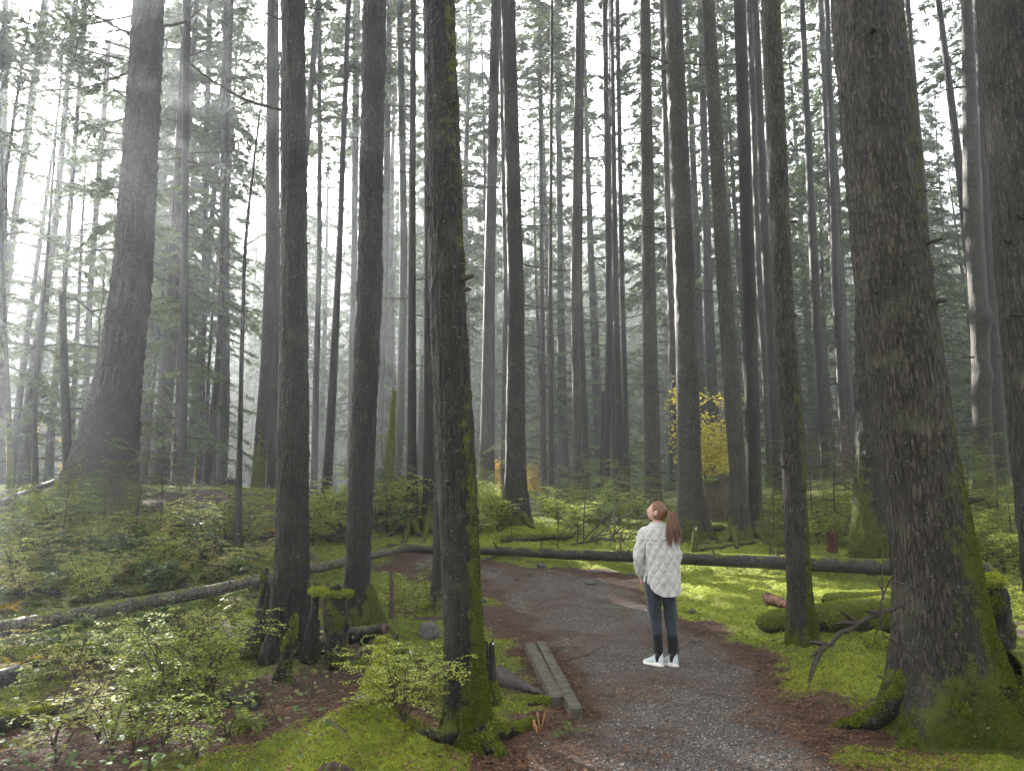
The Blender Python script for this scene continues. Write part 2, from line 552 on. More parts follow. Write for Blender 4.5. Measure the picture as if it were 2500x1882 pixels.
# ------------------------------------------------------------------ ground sheet and path
def axis(parts):
    out = []
    for a, b, s in parts:
        out += list(np.arange(a, b, s))
    return np.array(out + [parts[-1][1]])
gx = axis([(-500, -120, 40), (-120, -30, 6), (-30, -12, .6), (-12, -6, .14), (-6, 5.5, .05), (5.5, 12, .14), (12, 30, .6), (30, 120, 6), (120, 500, 40)])
gy = axis([(-40, 0, 5), (0, 3, .5), (3, 4.2, .12), (4.2, 9, .04), (9, 14, .06), (14, 22, .12), (22, 40, .5), (40, 120, 4), (120, 450, 30)])
GX, GY = np.meshgrid(gx, gy)
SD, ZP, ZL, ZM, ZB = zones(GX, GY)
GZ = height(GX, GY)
near = 1 - sstep(20, 32, GY)
lump = (n2(GX, GY, 3.2, 3, 1.7) - .5) * .22 + (n2(GX, GY, 9, 3, 4.1) - .5) * .085
rough = (n2(GX, GY, 16, 2, 2.2) - .5) * .03
GZ = GZ + near * (1 - ZP) * (lump * (.35 + .65 * ZM) + rough) + near * ZP * ((n2(GX, GY, 2.0, 3, 5.5) - .5) * .035 + rough * .35)
def fine_height(x, y):
    """height of the built sheet at a point (bilinear)"""
    i = np.clip(np.searchsorted(gx, x) - 1, 0, len(gx) - 2); j = np.clip(np.searchsorted(gy, y) - 1, 0, len(gy) - 2)
    u = (x - gx[i]) / (gx[i + 1] - gx[i]); w = (y - gy[j]) / (gy[j + 1] - gy[j])
    return (GZ[j, i] * (1 - u) * (1 - w) + GZ[j, i + 1] * u * (1 - w) + GZ[j + 1, i] * (1 - u) * w + GZ[j + 1, i + 1] * u * w)
def fgz(x, y):
    return float(fine_height(np.array([x]), np.array([y]))[0])
def zone_at(A, x, y):
    i = np.clip(np.searchsorted(gx, x) - 1, 0, len(gx) - 2); j = np.clip(np.searchsorted(gy, y) - 1, 0, len(gy) - 2)
    return A[j, i]
nx_, ny_ = len(gx), len(gy)
GV = np.stack([GX, GY, GZ], -1).reshape(-1, 3)
jj, ii = np.meshgrid(np.arange(ny_ - 1), np.arange(nx_ - 1), indexing='ij')
q = jj * nx_ + ii
GF = np.stack([q, q + 1, q + nx_ + 1, q + nx_], -1).reshape(-1, 4)
mb = MB()
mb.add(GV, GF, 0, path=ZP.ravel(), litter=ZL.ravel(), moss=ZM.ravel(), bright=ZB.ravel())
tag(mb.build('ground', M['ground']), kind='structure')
inp = (ZP.ravel()[GF] > .5).all(1)
pf = GF[inp]
used = np.unique(pf)
remap = -np.ones(len(GV), dtype=np.int64); remap[used] = np.arange(len(used))
mb = MB()
pv = GV[used].copy(); pv[:, 2] += .004
mb.add(pv, remap[pf], 0, path=ZP.ravel()[used], litter=ZL.ravel()[used], moss=ZM.ravel()[used], bright=ZB.ravel()[used])
tag(mb.build('path', M['ground']), kind='structure')

# ------------------------------------------------------------------ trees
def tufts(name, P, N, parent, mat, size=.02, wide=.006, rng_=rng):
    """short moss blades standing on a surface"""
    n = len(P)
    D = norm(N + rng_.normal(0, .55, (n, 3)) + np.array([0, 0, -.15]))
    S = norm(np.cross(D, rng_.normal(0, 1, (n, 3))))
    L = size * rng_.uniform(.5, 1.5, n)[:, None]
    w = wide * rng_.uniform(.7, 1.4, n)[:, None]
    b = P - N * .004
    V = np.stack([b - S * w, b + S * w, b + D * L], 1).reshape(-1, 3)
    m = MB()
    m.add(V, np.arange(n * 3).reshape(n, 3))
    o = m.build(name, mat, parent, smooth=False)
    o["kind"] = "stuff"
    return o

def sample_surface(V, F_, wgt, n):
    """random points on quads, weighted by wgt (per face) and area"""
    a, b, c, d = V[F_[:, 0]], V[F_[:, 1]], V[F_[:, 2]], V[F_[:, 3]]
    nn = np.cross(b - a, d - a) + np.cross(d - c, b - c)
    ar = np.linalg.norm(nn, axis=1) * wgt
    if ar.sum() <= 0: return np.zeros((0, 3)), np.zeros((0, 3))
    idx = rng.choice(len(F_), n, p=ar / ar.sum())
    u, w = rng.random((n, 1)), rng.random((n, 1))
    P = (a[idx] * (1 - u) + b[idx] * u) * (1 - w) + (d[idx] * (1 - u) + c[idx] * u) * w
    return P, norm(nn[idx])

def trunk_mesh(edges, Y, top=None, seg=24, dz=.5, bark=.0, lobes=0.0, nlobe=5, mossf=None, seed=0, base_z=None, snap=False, bumps=()):
    """edges: (y, x_left, x_right) read off the photograph; builds the round trunk at depth Y.
    returns base point, axis function, grid of vertices, faces, moss values"""
    r_ = np.random.default_rng(seed + 11)
    e = sorted(edges)
    C, Z, RR = [], [], []
    for (y, xl, xr) in e:
        p = at((xl + xr) / 2, y, Y)
        rad = (xr - xl) / 2 / F * zcam(p)
        C.append(p[0]); Z.append(p[2]); RR.append(rad)
    Z = np.array(Z)[::-1]; C = np.array(C)[::-1]; RR = np.array(RR)[::-1]
    bx = C[0]
    zb = hgt(bx, Y) if base_z is None else base_z
    z0 = zb - .25
    zt = top if top is not None else Z[-1] + 1
    if snap: zt = Z[-1]
    # slope above the frame continues, radius tapers to the tip
    zs = [z0]
    while zs[-1] < zt:
        h = zs[-1] - zb
        step = dz if zs[-1] < Z[-1] + .5 else max(dz, .8)
        if h < 1.2: step = min(step, .12 if seg < 40 else dz)
        zs.append(zs[-1] + step)
    zs = np.array(zs); zs[-1] = zt
    cx = np.interp(zs, Z, C)
    if len(Z) > 1:
        sl = (C[-1] - C[-2]) / (Z[-1] - Z[-2])
        up = zs > Z[-1]
        cx[up] = C[-1] + sl * (zs[up] - Z[-1])
    rr = np.interp(zs, Z, RR)
    up = zs > Z[-1]
    if up.any():
        rr[up] = RR[-1] * np.clip(1 - (zs[up] - Z[-1]) / max(zt - Z[-1], .1), .05, 1)
    if len(zs) > 12:      # smooth the polyline
        for _ in range(2):
            k = max(1, int(.45 / dz)); k = min(k, 6)
            ker = np.ones(2 * k + 1) / (2 * k + 1)
            cx = np.convolve(np.pad(cx, k, mode='reflect', reflect_type='odd'), ker, 'valid')
            rr = np.convolve(np.pad(rr, k, mode='reflect', reflect_type='odd'), ker, 'valid')
    rr = np.maximum(rr, .012)
    wob = (fbm(np.stack([zs * .35, zs * 0 + seed * 3.7, zs * 0], -1), 2) - .5) * .06
    cy = Y + (fbm(np.stack([zs * .3, zs * 0 + seed * 5.1, zs * 0 + 3], -1), 2) - .5) * .10
    cx = cx + wob * rr / .3 * .3
    a = np.linspace(0, 2 * np.pi, seg, endpoint=False)
    A, ZZ = np.meshgrid(a, zs)
    Rr = np.repeat(rr[:, None], seg, 1)
    h = np.maximum(ZZ - zb, 0)
    if lobes:
        ph = r_.uniform(0, 6.28, 3)
        lb = .6 * np.cos(nlobe * A + ph[0]) + .4 * np.cos((nlobe - 2) * A + ph[1])
        Rr = Rr * (1 + lobes * lb * np.exp(-h / .45) + .25 * lobes * lb * np.exp(-h / 1.6))
    for (bz, ba, bh, bw) in bumps:
        da = np.angle(np.exp(1j * (A - ba)))
        Rr = Rr + bh * np.exp(-((ZZ - bz) / bw) ** 2 - (da / .9) ** 2)
    if bark:
        X3 = np.stack([np.cos(A) * rr[:, None] * 24, np.sin(A) * rr[:, None] * 24, ZZ * 3.2], -1)
        nz = fbm(X3 + seed, 4, .6)
        X4 = np.stack([np.cos(A) * rr[:, None] * 45, np.sin(A) * rr[:, None] * 45, ZZ * 16], -1)
        nf = vnoise(X4 + seed)
        rid = 1 - np.abs(nz - .5) * 4
        Rr = Rr + bark * (np.clip(rid, -.5, 1) * -.8 + (nf - .5) * .7)
    Rr = Rr * (1 + .05 * (fbm(np.stack([np.cos(A) * 1.2, np.sin(A) * 1.2, ZZ * .8 + seed], -1), 2) - .5))
    V = np.stack([cx[:, None] - bx + np.cos(A) * Rr, cy[:, None] - Y + np.sin(A) * Rr, ZZ - zb], -1)
    if snap:    # jagged broken top
        jag = (vnoise(np.stack([np.cos(a) * 2.1, np.sin(a) * 2.1, a * 0 + seed], -1)) - .4)
        V[-1, :, 2] += jag * 2.2 * rr[-1] * 2
        V[-2, :, 2] += jag * .6 * rr[-1]
    n = len(zs)
    i = np.arange(n - 1)[:, None] * seg; j = np.arange(seg)[None, :]; k = (j + 1) % seg
    Fc = np.stack([i + j, i + k, i + seg + k, i + seg + j], -1).reshape(-1, 4)
    mz = np.zeros_like(A)
    if mossf is not None:
        hb, side, sang, amt = mossf     # height scale, side strength, side angle, constant
        mz = 1.0 * np.exp(-h / hb) + side * (.5 + .5 * np.cos(A - sang)) ** 2 + amt
        mz = mz + (fbm(np.stack([np.cos(A), np.sin(A), ZZ * .7 + seed], -1) * 1.7, 3) - .5) * .7
    ax = (zs, cx, cy)
    return np.array([bx, Y, zb]), ax, V.reshape(-1, 3), Fc, mz.ravel(), (n, seg)

def axis_pt(ax, z):
    zs, cx, cy = ax
    return np.array([np.interp(z, zs, cx), np.interp(z, zs, cy), z])

# --- crowns (shared by many trees)
def crown_mesh(name, seed, Hc, Rc, nb, dens, dead=0, dead_low=9.0, leaf=(.12, .26), wid=(.036, .07), mat='needles', up=.22, droop=.55, mids=5, power=.7):
    r_ = np.random.default_rng(seed)
    m = MB()
    for i in range(nb):
        t = (i + r_.random()) / nb
        z = t * Hc
        L = Rc * (1 - t) ** power * r_.uniform(.55, 1.1) + .25
        az = r_.uniform(0, 2 * np.pi)
        o = np.array([np.cos(az), np.sin(az), 0]); l = np.array([-np.sin(az), np.cos(az), 0])
        s = np.linspace(0, 1, 7)
        bend = r_.normal(0, .12)
        Pb = o * (L * s)[:, None] + l * (bend * L * s ** 2)[:, None] + np.array([0, 0, 1.0]) * (z + L * (up * s - droop * s ** 2))[:, None]
        tube(m, Pb, np.linspace(.012 + .011 * L, .004, 7), 4, 0, cap=False)
        n = int(dens * L)
        ss = r_.uniform(.12, 1, n) ** .85
        # foliage sits along side twigs, so gaps stay between the sprays
        nt = max(4, int(L * mids))
        tw = r_.uniform(.12, 1, nt); side = np.where(np.arange(nt) % 2, 1, -1)
        tl = (.16 + .42 * L * (1 - tw) * r_.uniform(.5, 1, nt)) * .9
        pick = r_.integers(0, nt, n)
        u = r_.random(n)
        B = np.stack([np.interp(tw[pick], s, Pb[:, k]) for k in range(3)], -1)
        td = norm(o * .55 + l * side[pick][:, None] * .85 + np.array([0, 0, -.18]))
        P = B + td * (tl[pick] * u)[:, None] - np.array([0, 0, 1.0]) * (.22 * tl[pick] * u ** 2)[:, None]
        P = P + r_.normal(0, .025, (n, 3))
        sgn = np.where(r_.random(n) < .5, 1, -1)[:, None]
        pd = norm(np.cross(td, [0, 0, 1.0]))
        D = norm(td * .8 + pd * sgn * r_.uniform(.3, .9, (n, 1)) + np.array([0, 0, -.25]) + r_.normal(0, .18, (n, 3)))
        N = norm(np.array([0, 0, 1.0]) + r_.normal(0, .95, (n, 3)))
        leaves(m, P, D, N, r_.uniform(*leaf, n), r_.uniform(*wid, n), 1)
        for k in range(nt):
            b = np.array([np.interp(tw[k], s, Pb[:, c]) for c in range(3)])
            d = norm(o * .55 + l * side[k] * .85 + np.array([0, 0, -.18]))
            tube(m, np.stack([b, b + d * tl[k] * .5 - np.array([0, 0, .05 * tl[k]]), b + d * tl[k] - np.array([0, 0, .22 * tl[k]])]), [.006, .004, .002], 3, 0, cap=False)
    for i in range(dead):     # bare lower limbs
        z = -r_.uniform(0, dead_low)
        L = r_.uniform(.5, 2.6) * (1 + z / dead_low * .4)
        az = r_.uniform(0, 2 * np.pi)
        o = np.array([np.cos(az), np.sin(az), 0]); l = np.array([-np.sin(az), np.cos(az), 0])
        s = np.linspace(0, 1, 7)
        Pb = o * (L * s)[:, None] + l * (r_.normal(0, .15) * L * s ** 2)[:, None] + np.array([0, 0, 1.0]) * (z + L * (r_.uniform(-.2, .25) * s - r_.uniform(.05, .6) * s ** 2 + r_.uniform(0, .25) * s ** 3))[:, None]
        tube(m, Pb, np.linspace(.017, .004, 7), 4, 0, cap=False)
        for k in range(r_.integers(1, 5)):
            q = r_.uniform(.3, .95)
            b = np.array([np.interp(q, s, Pb[:, c]) for c in range(3)])
            d = norm(o * .6 + l * r_.choice([-1, 1]) * .7 + np.array([0, 0, r_.uniform(-.5, .2)]))
            ll = r_.uniform(.15, .6)
            tube(m, np.stack([b, b + d * ll * .6, b + d * ll + np.array([0, 0, -.1 * ll])]), [.007, .005, .002], 3, 0, cap=False)
    return m.mesh(name, [M['twig'], M[mat]], smooth=False)

CROWNS = [crown_mesh('crown', 100 + i, 15 + 1.5 * i, 3.0 + .25 * (i % 3), 54, 190, dead=30 + 4 * (i % 3), dead_low=10) for i in range(5)]
FARC = [crown_mesh('crown', 250 + i, 17 + i, 3.2, 56, 78, dead=34, dead_low=9, leaf=(.17, .36), wid=(.055, .105), mids=6) for i in range(4)]
HIGH = [crown_mesh('crown', 200 + i, 14, 2.9, 42, 95, dead=5, dead_low=3) for i in range(2)]
YOUNG = [crown_mesh('crown', 300 + i, 9, 2.2, 46, 260, dead=14, dead_low=2.5, leaf=(.06, .13), wid=(.018, .034), mids=7, droop=.42, up=.16, power=.6) for i in range(3)]

def align(d):
    return Vector((0, 0, 1)).rotation_difference(Vector(d)).to_euler()

def make_tree(spec):
    (label, edges, Y, o) = spec
    name = o.get('name', 'conifer_tree')
    seg = o.get('seg', 16 if Y > 22 else 28)
    dz = o.get('dz', .5 if Y > 22 else .25)
    snap = o.get('snap', False)
    top = None if snap else o.get('top', 29 + 6 * ((o['seed'] * 37) % 10) / 10)
    base, ax, V, Fc, mz, (n, sg) = trunk_mesh(edges, Y, top, seg, dz, o.get('bark', 0), o.get('lobes', .16 if Y < 22 else .08), o.get('nl', 5), o.get('moss', (.35, 0, 0, -.1)), o['seed'], o.get('bz'), snap, o.get('bumps', ()))
    root = empty(name, base)
    tag(root, label, o.get('cat', 'tree'), o.get('group'))
    m = MB()
    m.add(V, Fc, 0, moss=mz)
    if snap:
        c = V[-sg:].mean(0); c[2] -= .05
        m.add(np.vstack([V[-sg:], c]), np.stack([np.arange(sg), (np.arange(sg) + 1) % sg, np.full(sg, sg)], -1), 1)
    m.build('trunk', [M[o.get('mat', 'bark')], M['deadwood']], root)
    if o.get('tuft'):
        fm = mz[Fc].mean(1); fz = V[Fc][:, :, 2].mean(1)
        w = sstep(.45, .95, fm) * (fz > -.02) * (fz < 7) * (V[Fc][:, :, 1].mean(1) < np.interp(fz, ax[0] - base[2], ax[2] - Y) + .15)
        P, Nn = sample_surface(V, Fc, w, o['tuft'])
        tufts('moss', P, Nn, root, M['moss_dim'], o.get('tsize', .016), o.get('twide', .0045))
    if not snap and not o.get('nocrown'):
        cz = o.get('crown', 13.0 + ((o['seed'] * 53) % 10) * .35)
        if Y < 31 and cz > 11.5: cz += 6 if Y < 22 else 4.5
        p = axis_pt(ax, base[2] + cz); p2 = axis_pt(ax, base[2] + cz + 6)
        c = child('crown', (HIGH if o.get('high') else FARC if Y > 27 else CROWNS)[o['seed'] % (2 if o.get('high') else 4)], root)
        c.location = p - base
        c.rotation_euler = align(norm(p2 - p))
        c.rotation_euler.rotate_axis('Z', o['seed'] * 2.4)
        hc = top - base[2] - cz
        c.scale = (o.get('cs', 1), o.get('cs', 1), hc / 15.0 * .98)
    return root, base, ax, V, Fc, mz

def limb(root, base, pts, r0, r1, mat='twig', name='branch', twigs=0, seed=0, seg=6, tl=.4, fol=0):
    """a bent limb through image points (px, py, Y) as a part of its tree"""
    P = np.array([at(*p) for p in pts]) - base
    t = np.linspace(0, 1, len(P)); tt = np.linspace(0, 1, max(14, 4 * len(P)))
    Q = np.stack([np.interp(tt, t, P[:, k]) for k in range(3)], -1)
    for _ in range(2):
        Q[1:-1] = (Q[:-2] + Q[1:-1] * 2 + Q[2:]) / 4
    r_ = np.random.default_rng(seed)
    Q[1:-1] += r_.normal(0, .004 + r0 * .06, Q[1:-1].shape)
    m = MB()
    tube(m, Q, np.linspace(r0, r1, len(Q)) * r_.uniform(.88, 1.12, len(Q)), seg, 0)
    for k in range(twigs):
        i = r_.integers(3, len(Q) - 1)
        d = norm(norm(Q[i] - Q[i - 1]) * .7 + r_.normal(0, .6, 3))
        L = tl * r_.uniform(.4, 1.2)
        tube(m, np.stack([Q[i], Q[i] + d * L * .5, Q[i] + d * L - np.array([0, 0, .12 * L])]), [r1 * 1.4 + .002, r1 + .001, .0015], 4, 0)
    if fol:      # needles on side twigs, hanging a little
        nt = 16; tw = r_.uniform(.25, 1, nt); sd = np.where(np.arange(nt) % 2, 1, -1); tl_ = r_.uniform(.25, .75, nt)
        pk = r_.integers(0, nt, fol); u = r_.random(fol)
        B = np.stack([np.interp(tw[pk], tt, Q[:, c]) for c in range(3)], -1)
        o = norm(Q[-1] - Q[0]); l = norm(np.cross(o, [0, 0, 1.0]))
        td = norm(o * .7 + l * sd[pk][:, None] * .5 + np.stack([r_.normal(0, .12, nt)[pk], 0 * u, -.25 + r_.normal(0, .3, nt)[pk]], -1))
        P_ = B + td * (tl_[pk] * u)[:, None] - np.array([0, 0, 1.0]) * (.3 * tl_[pk] * u ** 2)[:, None] + r_.normal(0, .02, (fol, 3))
        D = norm(td + r_.normal(0, .5, (fol, 3)) + np.array([0, 0, -.3]))
        leaves(m, P_, D, r_.normal(0, 1, (fol, 3)), r_.uniform(.05, .12, fol), r_.uniform(.014, .03, fol), 1)
    return m.build(name, [M[mat], M['needles']], root, smooth=not fol)

SIDE_R = -0.45     # mossy side of the trunks, towards the right
T = [
 # ---- near trees
 ("massive dark trunk leaning right from a wide swollen base above the yellow shrubs", [(0, 326, 401), (700, 275, 370), (936, 229, 343), (1146, 164, 332), (1230, 122, 338), (1275, 100, 350)], 15.5,
  dict(seed=1, seg=88, dz=.06, bark=.06, mat='bark_brown', lobes=.10, nl=6, moss=(1.0, .12, -2.8, -.12), high=1, crown=17, tuft=9000, tsize=.03, twide=.009)),
 ("straight dark trunk growing out of the ring of rotten stump slabs", [(0, 685, 744), (700, 683, 752), (1100, 675, 756), (1382, 669, 756), (1500, 665, 760), (1600, 652, 772)], 9.0,
  dict(seed=2, seg=90, dz=.035, bark=.024, lobes=.10, moss=(.5, .1, .4, -.1), high=1, crown=15, tuft=3000)),
 ("dark trunk beside the moss capped stump, behind the mossy foreground log", [(0, 884, 944), (700, 871, 934), (1100, 850, 916), (1382, 841, 904), (1470, 836, 906), (1525, 826, 914)], 10.6,
  dict(seed=3, seg=84, dz=.04, bark=.026, lobes=.12, moss=(.5, .15, .4, -.15), high=1, crown=15, tuft=2500)),
 ("trunk at the path's near edge with moss down its side and a flared root", [(0, 1031, 1113), (700, 1046, 1136), (1100, 1060, 1163), (1382, 1074, 1175), (1570, 1081, 1184), (1700, 1082, 1190), (1760, 1078, 1200), (1810, 1070, 1218)], 5.6,
  dict(seed=4, seg=130, dz=.02, bark=.019, mat='bark', lobes=.14, moss=(.45, .62, SIDE_R, -.14), high=1, crown=16, tuft=24000)),
 ("thin dark trunk with a spreading rooted base behind the path, close beside its twin", [(0, 1002, 1016), (600, 998, 1015), (1100, 994, 1017), (1220, 990, 1022), (1290, 978, 1028), (1318, 962, 1034)], 17.0,
  dict(seed=5, lobes=.25, nl=4, moss=(.7, .2, 3, -.1), crown=13)),
 ("slim trunk with mossy root half hidden behind the near path side trunk", [(0, 1034, 1048), (600, 1037, 1054), (1100, 1034, 1060), (1230, 1032, 1062), (1318, 1020, 1070)], 17.2,
  dict(seed=6, lobes=.25, nl=4, moss=(.7, .1, 0, -.1), crown=14)),
 ("narrow trunk almost hidden directly behind the near path side trunk", [(0, 1062, 1082), (700, 1066, 1090), (1380, 1057, 1087), (1475, 1049, 1090)], 11.8,
  dict(seed=7, moss=(.3, 0, 0, -.2), high=1, crown=15)),
 ("slender straight trunk on the moss at the right side of the path", [(0, 1859, 1907), (700, 1886, 1938), (1100, 1908, 1964), (1382, 1917, 1976), (1490, 1920, 1982), (1560, 1910, 2000)], 9.35,
  dict(seed=8, seg=80, dz=.04, bark=.014, mat='bark_scaly', lobes=.14, moss=(.4, .6, SIDE_R, -.12), high=1, crown=15, tuft=7000)),
 ("huge scaly trunk with broken branch and mossy buttress roots at the path edge", [(0, 2033, 2197), (700, 2088, 2264), (1100, 2145, 2323), (1382, 2182, 2380), (1550, 2184, 2412), (1650, 2176, 2448), (1730, 2160, 2490), (1800, 2140, 2520)], 5.9,
  dict(seed=9, seg=190, dz=.02, bark=.017, mat='bark_scaly', lobes=.12, nl=6, moss=(.6, .64, SIDE_R, -.13), high=1, crown=17, tuft=52000, tsize=.012)),
 ("thick pale scaly trunk cut by the right edge of the view", [(0, 2395, 2590), (700, 2449, 2650), (1000, 2476, 2680), (1300, 2502, 2705), (1700, 2540, 2760)], 6.4,
  dict(seed=10, seg=150, dz=.025, bark=.017, mat='bark_scaly', lobes=.12, moss=(.4, .1, SIDE_R, -.2), high=1, crown=17)),
 # ---- middle trees
 ("stout dark trunk with knobbly foot standing behind the long fallen log", [(0, 1222, 1258), (700, 1239, 1280), (1100, 1233, 1285), (1200, 1231, 1287), (1245, 1227, 1293), (1282, 1216, 1306)], 17.5,
  dict(seed=11, seg=48, dz=.1, bark=.02, mat='bark_brown', moss=(.45, .25, -2.8, -.15), crown=15, lobes=.15)),
 ("grey green trunk next to the stout dark one, fading upward into mist", [(0, 1199, 1222), (700, 1181, 1208), (1130, 1171, 1208), (1215, 1166, 1212)], 23.5, dict(seed=12, moss=(1.2, .3, -2.8, -.05), crown=14)),
 ("dark straight trunk just beside the woman's head, left of her", [(0, 1561, 1588), (700, 1567, 1601), (1100, 1573, 1614), (1207, 1573, 1617), (1262, 1566, 1624)], 20.0,
  dict(seed=13, seg=40, dz=.12, bark=.015, mat='bark_scaly', moss=(.5, .2, -2.8, -.15), crown=15)),
 ("sturdy trunk with a mossy spreading foot rising right behind the woman", [(0, 1620, 1664), (700, 1645, 1698), (1100, 1652, 1710), (1220, 1652, 1714), (1260, 1648, 1722), (1295, 1636, 1742)], 16.4,
  dict(seed=14, seg=56, dz=.08, bark=.018, mat='bark_scaly', lobes=.2, moss=(.5, .2, -2.8, -.12), crown=16, tuft=3000, tsize=.03, twide=.01)),
 ("leaning one of the twin trunks joined at the foot by the old stump", [(0, 1713, 1745), (700, 1750, 1789), (1100, 1776, 1818), (1230, 1786, 1826), (1285, 1780, 1832), (1312, 1766, 1838)], 15.9,
  dict(seed=15, seg=48, dz=.09, bark=.015, mat='bark_scaly', lobes=.2, moss=(.55, .25, -2.8, -.12), crown=16)),
 ("upright one of the twin trunks by the old stump", [(0, 1791, 1821), (700, 1811, 1846), (1100, 1819, 1857), (1230, 1820, 1860), (1312, 1814, 1868)], 16.3,
  dict(seed=16, seg=48, dz=.09, bark=.014, mat='bark', lobes=.15, moss=(.5, .3, 0, -.1), crown=15)),
 ("mossy old trunk with stringy bark tucked behind the huge scaly trunk", [(0, 2085, 2150), (700, 2089, 2160), (1100, 2088, 2161), (1230, 2086, 2168), (1290, 2080, 2178), (1335, 2070, 2190)], 14.1,
  dict(seed=17, seg=72, dz=.07, bark=.04, mat='bark_brown', lobes=.18, moss=(1.1, .25, -2.8, .0), high=1, crown=16, tuft=6000, tsize=.03, twide=.008)),
 ("trunk with swollen mossy burls near the right edge", [(0, 2348, 2373), (500, 2353, 2396), (815, 2371, 2413), (1130, 2382, 2425), (1190, 2378, 2432)], 19.5,
  dict(seed=18, seg=40, dz=.1, bark=.012, mat='bark_scaly', moss=(1.5, .1, 3, .0), crown=13, bumps=((6.4, 5.4, .13, .22), (6.3, 4.2, .07, .25), (4.9, 4.7, .12, .3), (4.7, 4.0, .06, .5)))),
 ("brownish trunk half behind the burled one", [(0, 2376, 2392), (500, 2395, 2416), (1108, 2420, 2458), (1170, 2416, 2464)], 24.0, dict(seed=19, mat='bark_brown', crown=14)),
 ("grey trunk filling the gap between the burled one and the pale scaly edge trunk", [(0, 2392, 2412), (500, 2411, 2438), (1108, 2447, 2472), (1170, 2448, 2478)], 31.0, dict(seed=20, crown=15)),
 ("thin trunk leaning left across the burled tree's top", [(0, 2285, 2298), (462, 2340, 2360), (700, 2364, 2384), (1190, 2398, 2424)], 23.0, dict(seed=21, crown=14)),
 ("pale thin trunk close along the mossy side of the huge scaly trunk", [(0, 2210, 2222), (500, 2249, 2264), (700, 2258, 2276), (1085, 2303, 2321), (1190, 2310, 2330)], 27.0, dict(seed=22, crown=16)),
 ("pale trunk just left of the slender path side trunk", [(0, 1821, 1842), (700, 1847, 1866), (1100, 1869, 1890), (1220, 1872, 1894)], 27.0, dict(seed=23, mat='bark_far', crown=15)),
 ("trunk with a dark knot, partly behind the slender path side trunk", [(0, 1836, 1852), (626, 1858, 1880), (700, 1863, 1886), (1050, 1882, 1904), (1240, 1893, 1922)], 23.5, dict(seed=24, crown=15, bumps=((9.1, 4.7, .06, .25),))),
 ("dark narrow trunk in the misty gap left of the huge scaly one, foot in twigs", [(0, 1951, 1964), (700, 1979, 2001), (1170, 2005, 2028)], 27.5, dict(seed=25, crown=17)),
 ("narrow trunk nearest to the left side of the huge scaly trunk", [(0, 2014, 2025), (700, 2031, 2049), (1060, 2050, 2068), (1180, 2055, 2075)], 29.5, dict(seed=26, crown=17)),
 ("dark trunk immediately left of the straight trunk in the stump ring", [(0, 652, 673), (600, 649, 679), (949, 632, 660), (1215, 611, 645), (1245, 604, 650)], 21.5, dict(seed=27, moss=(1.5, .25, -2.8, -.05), crown=14)),
 ("grey trunk squeezed between its dark neighbour and the stump ring trunk", [(0, 668, 680), (700, 664, 684), (949, 659, 681), (1240, 646, 673)], 25.5, dict(seed=28, crown=15)),
 ("leaning pale trunk whose top tilts right beside the stump ring trunk", [(0, 769, 783), (330, 742, 757), (700, 712, 728), (1215, 700, 720)], 28.0, dict(seed=29, mat='bark_far', crown=16)),
 ("misty trunk right of the stump ring trunk, nearly upright", [(0, 776, 786), (600, 774, 786), (1193, 757, 775)], 31.0, dict(seed=30, crown=15)),
 ("dark foot trunk leaning right between the two big dark left trunks", [(0, 845, 858), (600, 822, 836), (1020, 797, 819), (1235, 781, 808)], 25.0, dict(seed=31, crown=15)),
 ("grey trunk showing at the left edge of the moss capped stump's trunk", [(0, 861, 880), (600, 858, 873), (1200, 845, 857)], 34.0, dict(seed=32, crown=16)),
 ("grey misty trunk directly right of the moss capped stump's trunk", [(0, 945, 958), (600, 932, 950), (1126, 917, 933), (1200, 912, 931)], 33.0, dict(seed=33, mat='bark_far', crown=17)),
 ("dark slim trunk behind the top of the leaning mossy snag", [(0, 968, 984), (600, 977, 995), (1000, 968, 988), (1190, 959, 981)], 28.0, dict(seed=34, crown=15)),
 ("wide misty trunk standing behind the thin straight one, right of the massive trunk", [(0, 447, 466), (700, 408, 437), (1000, 386, 421), (1215, 370, 412), (1245, 362, 416)], 23.0, dict(seed=35, mat='bark_far', crown=12)),
 ("thin straight dark trunk right of the massive swollen trunk", [(0, 446, 466), (600, 444, 459), (1000, 437, 457), (1230, 428, 453)], 18.5, dict(seed=36, crown=12)),
 ("bright hazed trunk leaning right in the sunlit upper left", [(0, 103, 122), (84, 92, 110), (462, 38, 55), (1000, -30, -10), (1250, -60, -35)], 29.0, dict(seed=37, mat='bark_far', crown=14, cs=.45)),
 ("leaning hazed trunk between the sunlit one and the massive swollen trunk", [(0, 178, 190), (84, 168, 180), (568, 124, 140), (1100, 42, 74), (1225, 34, 74)], 27.0, dict(seed=38, mat='bark_far', crown=13, cs=.45)),
 ("dark trunk cut by the left edge of the view", [(0, 8, 22), (400, 2, 18), (800, -6, 16), (1225, -14, 12)], 24.0, dict(seed=39, crown=15)),
 ("thin bowed mossy trunk at the far left edge", [(380, 0, 6), (600, 1, 9), (860, 10, 20), (1100, 16, 30), (1225, 17, 35)], 18.0, dict(seed=40, moss=(2, .2, 3, .05), crown=10, cs=.5, top=14.0)),
 ("thin dark trunk leaning right, left of the broken snag", [(400, 130, 135), (640, 111, 118), (860, 88, 98), (1000, 82, 92), (1225, 79, 95)], 19.0, dict(seed=41, crown=10.5, cs=.5, top=14.5)),
 ("bent dark trunk with a crooked base in the low gap, left of the upturned roots", [(0, 560, 572), (600, 536, 547), (852, 528, 543), (936, 520, 536), (1070, 505, 525), (1235, 485, 508)], 25.0, dict(seed=42, crown=14)),
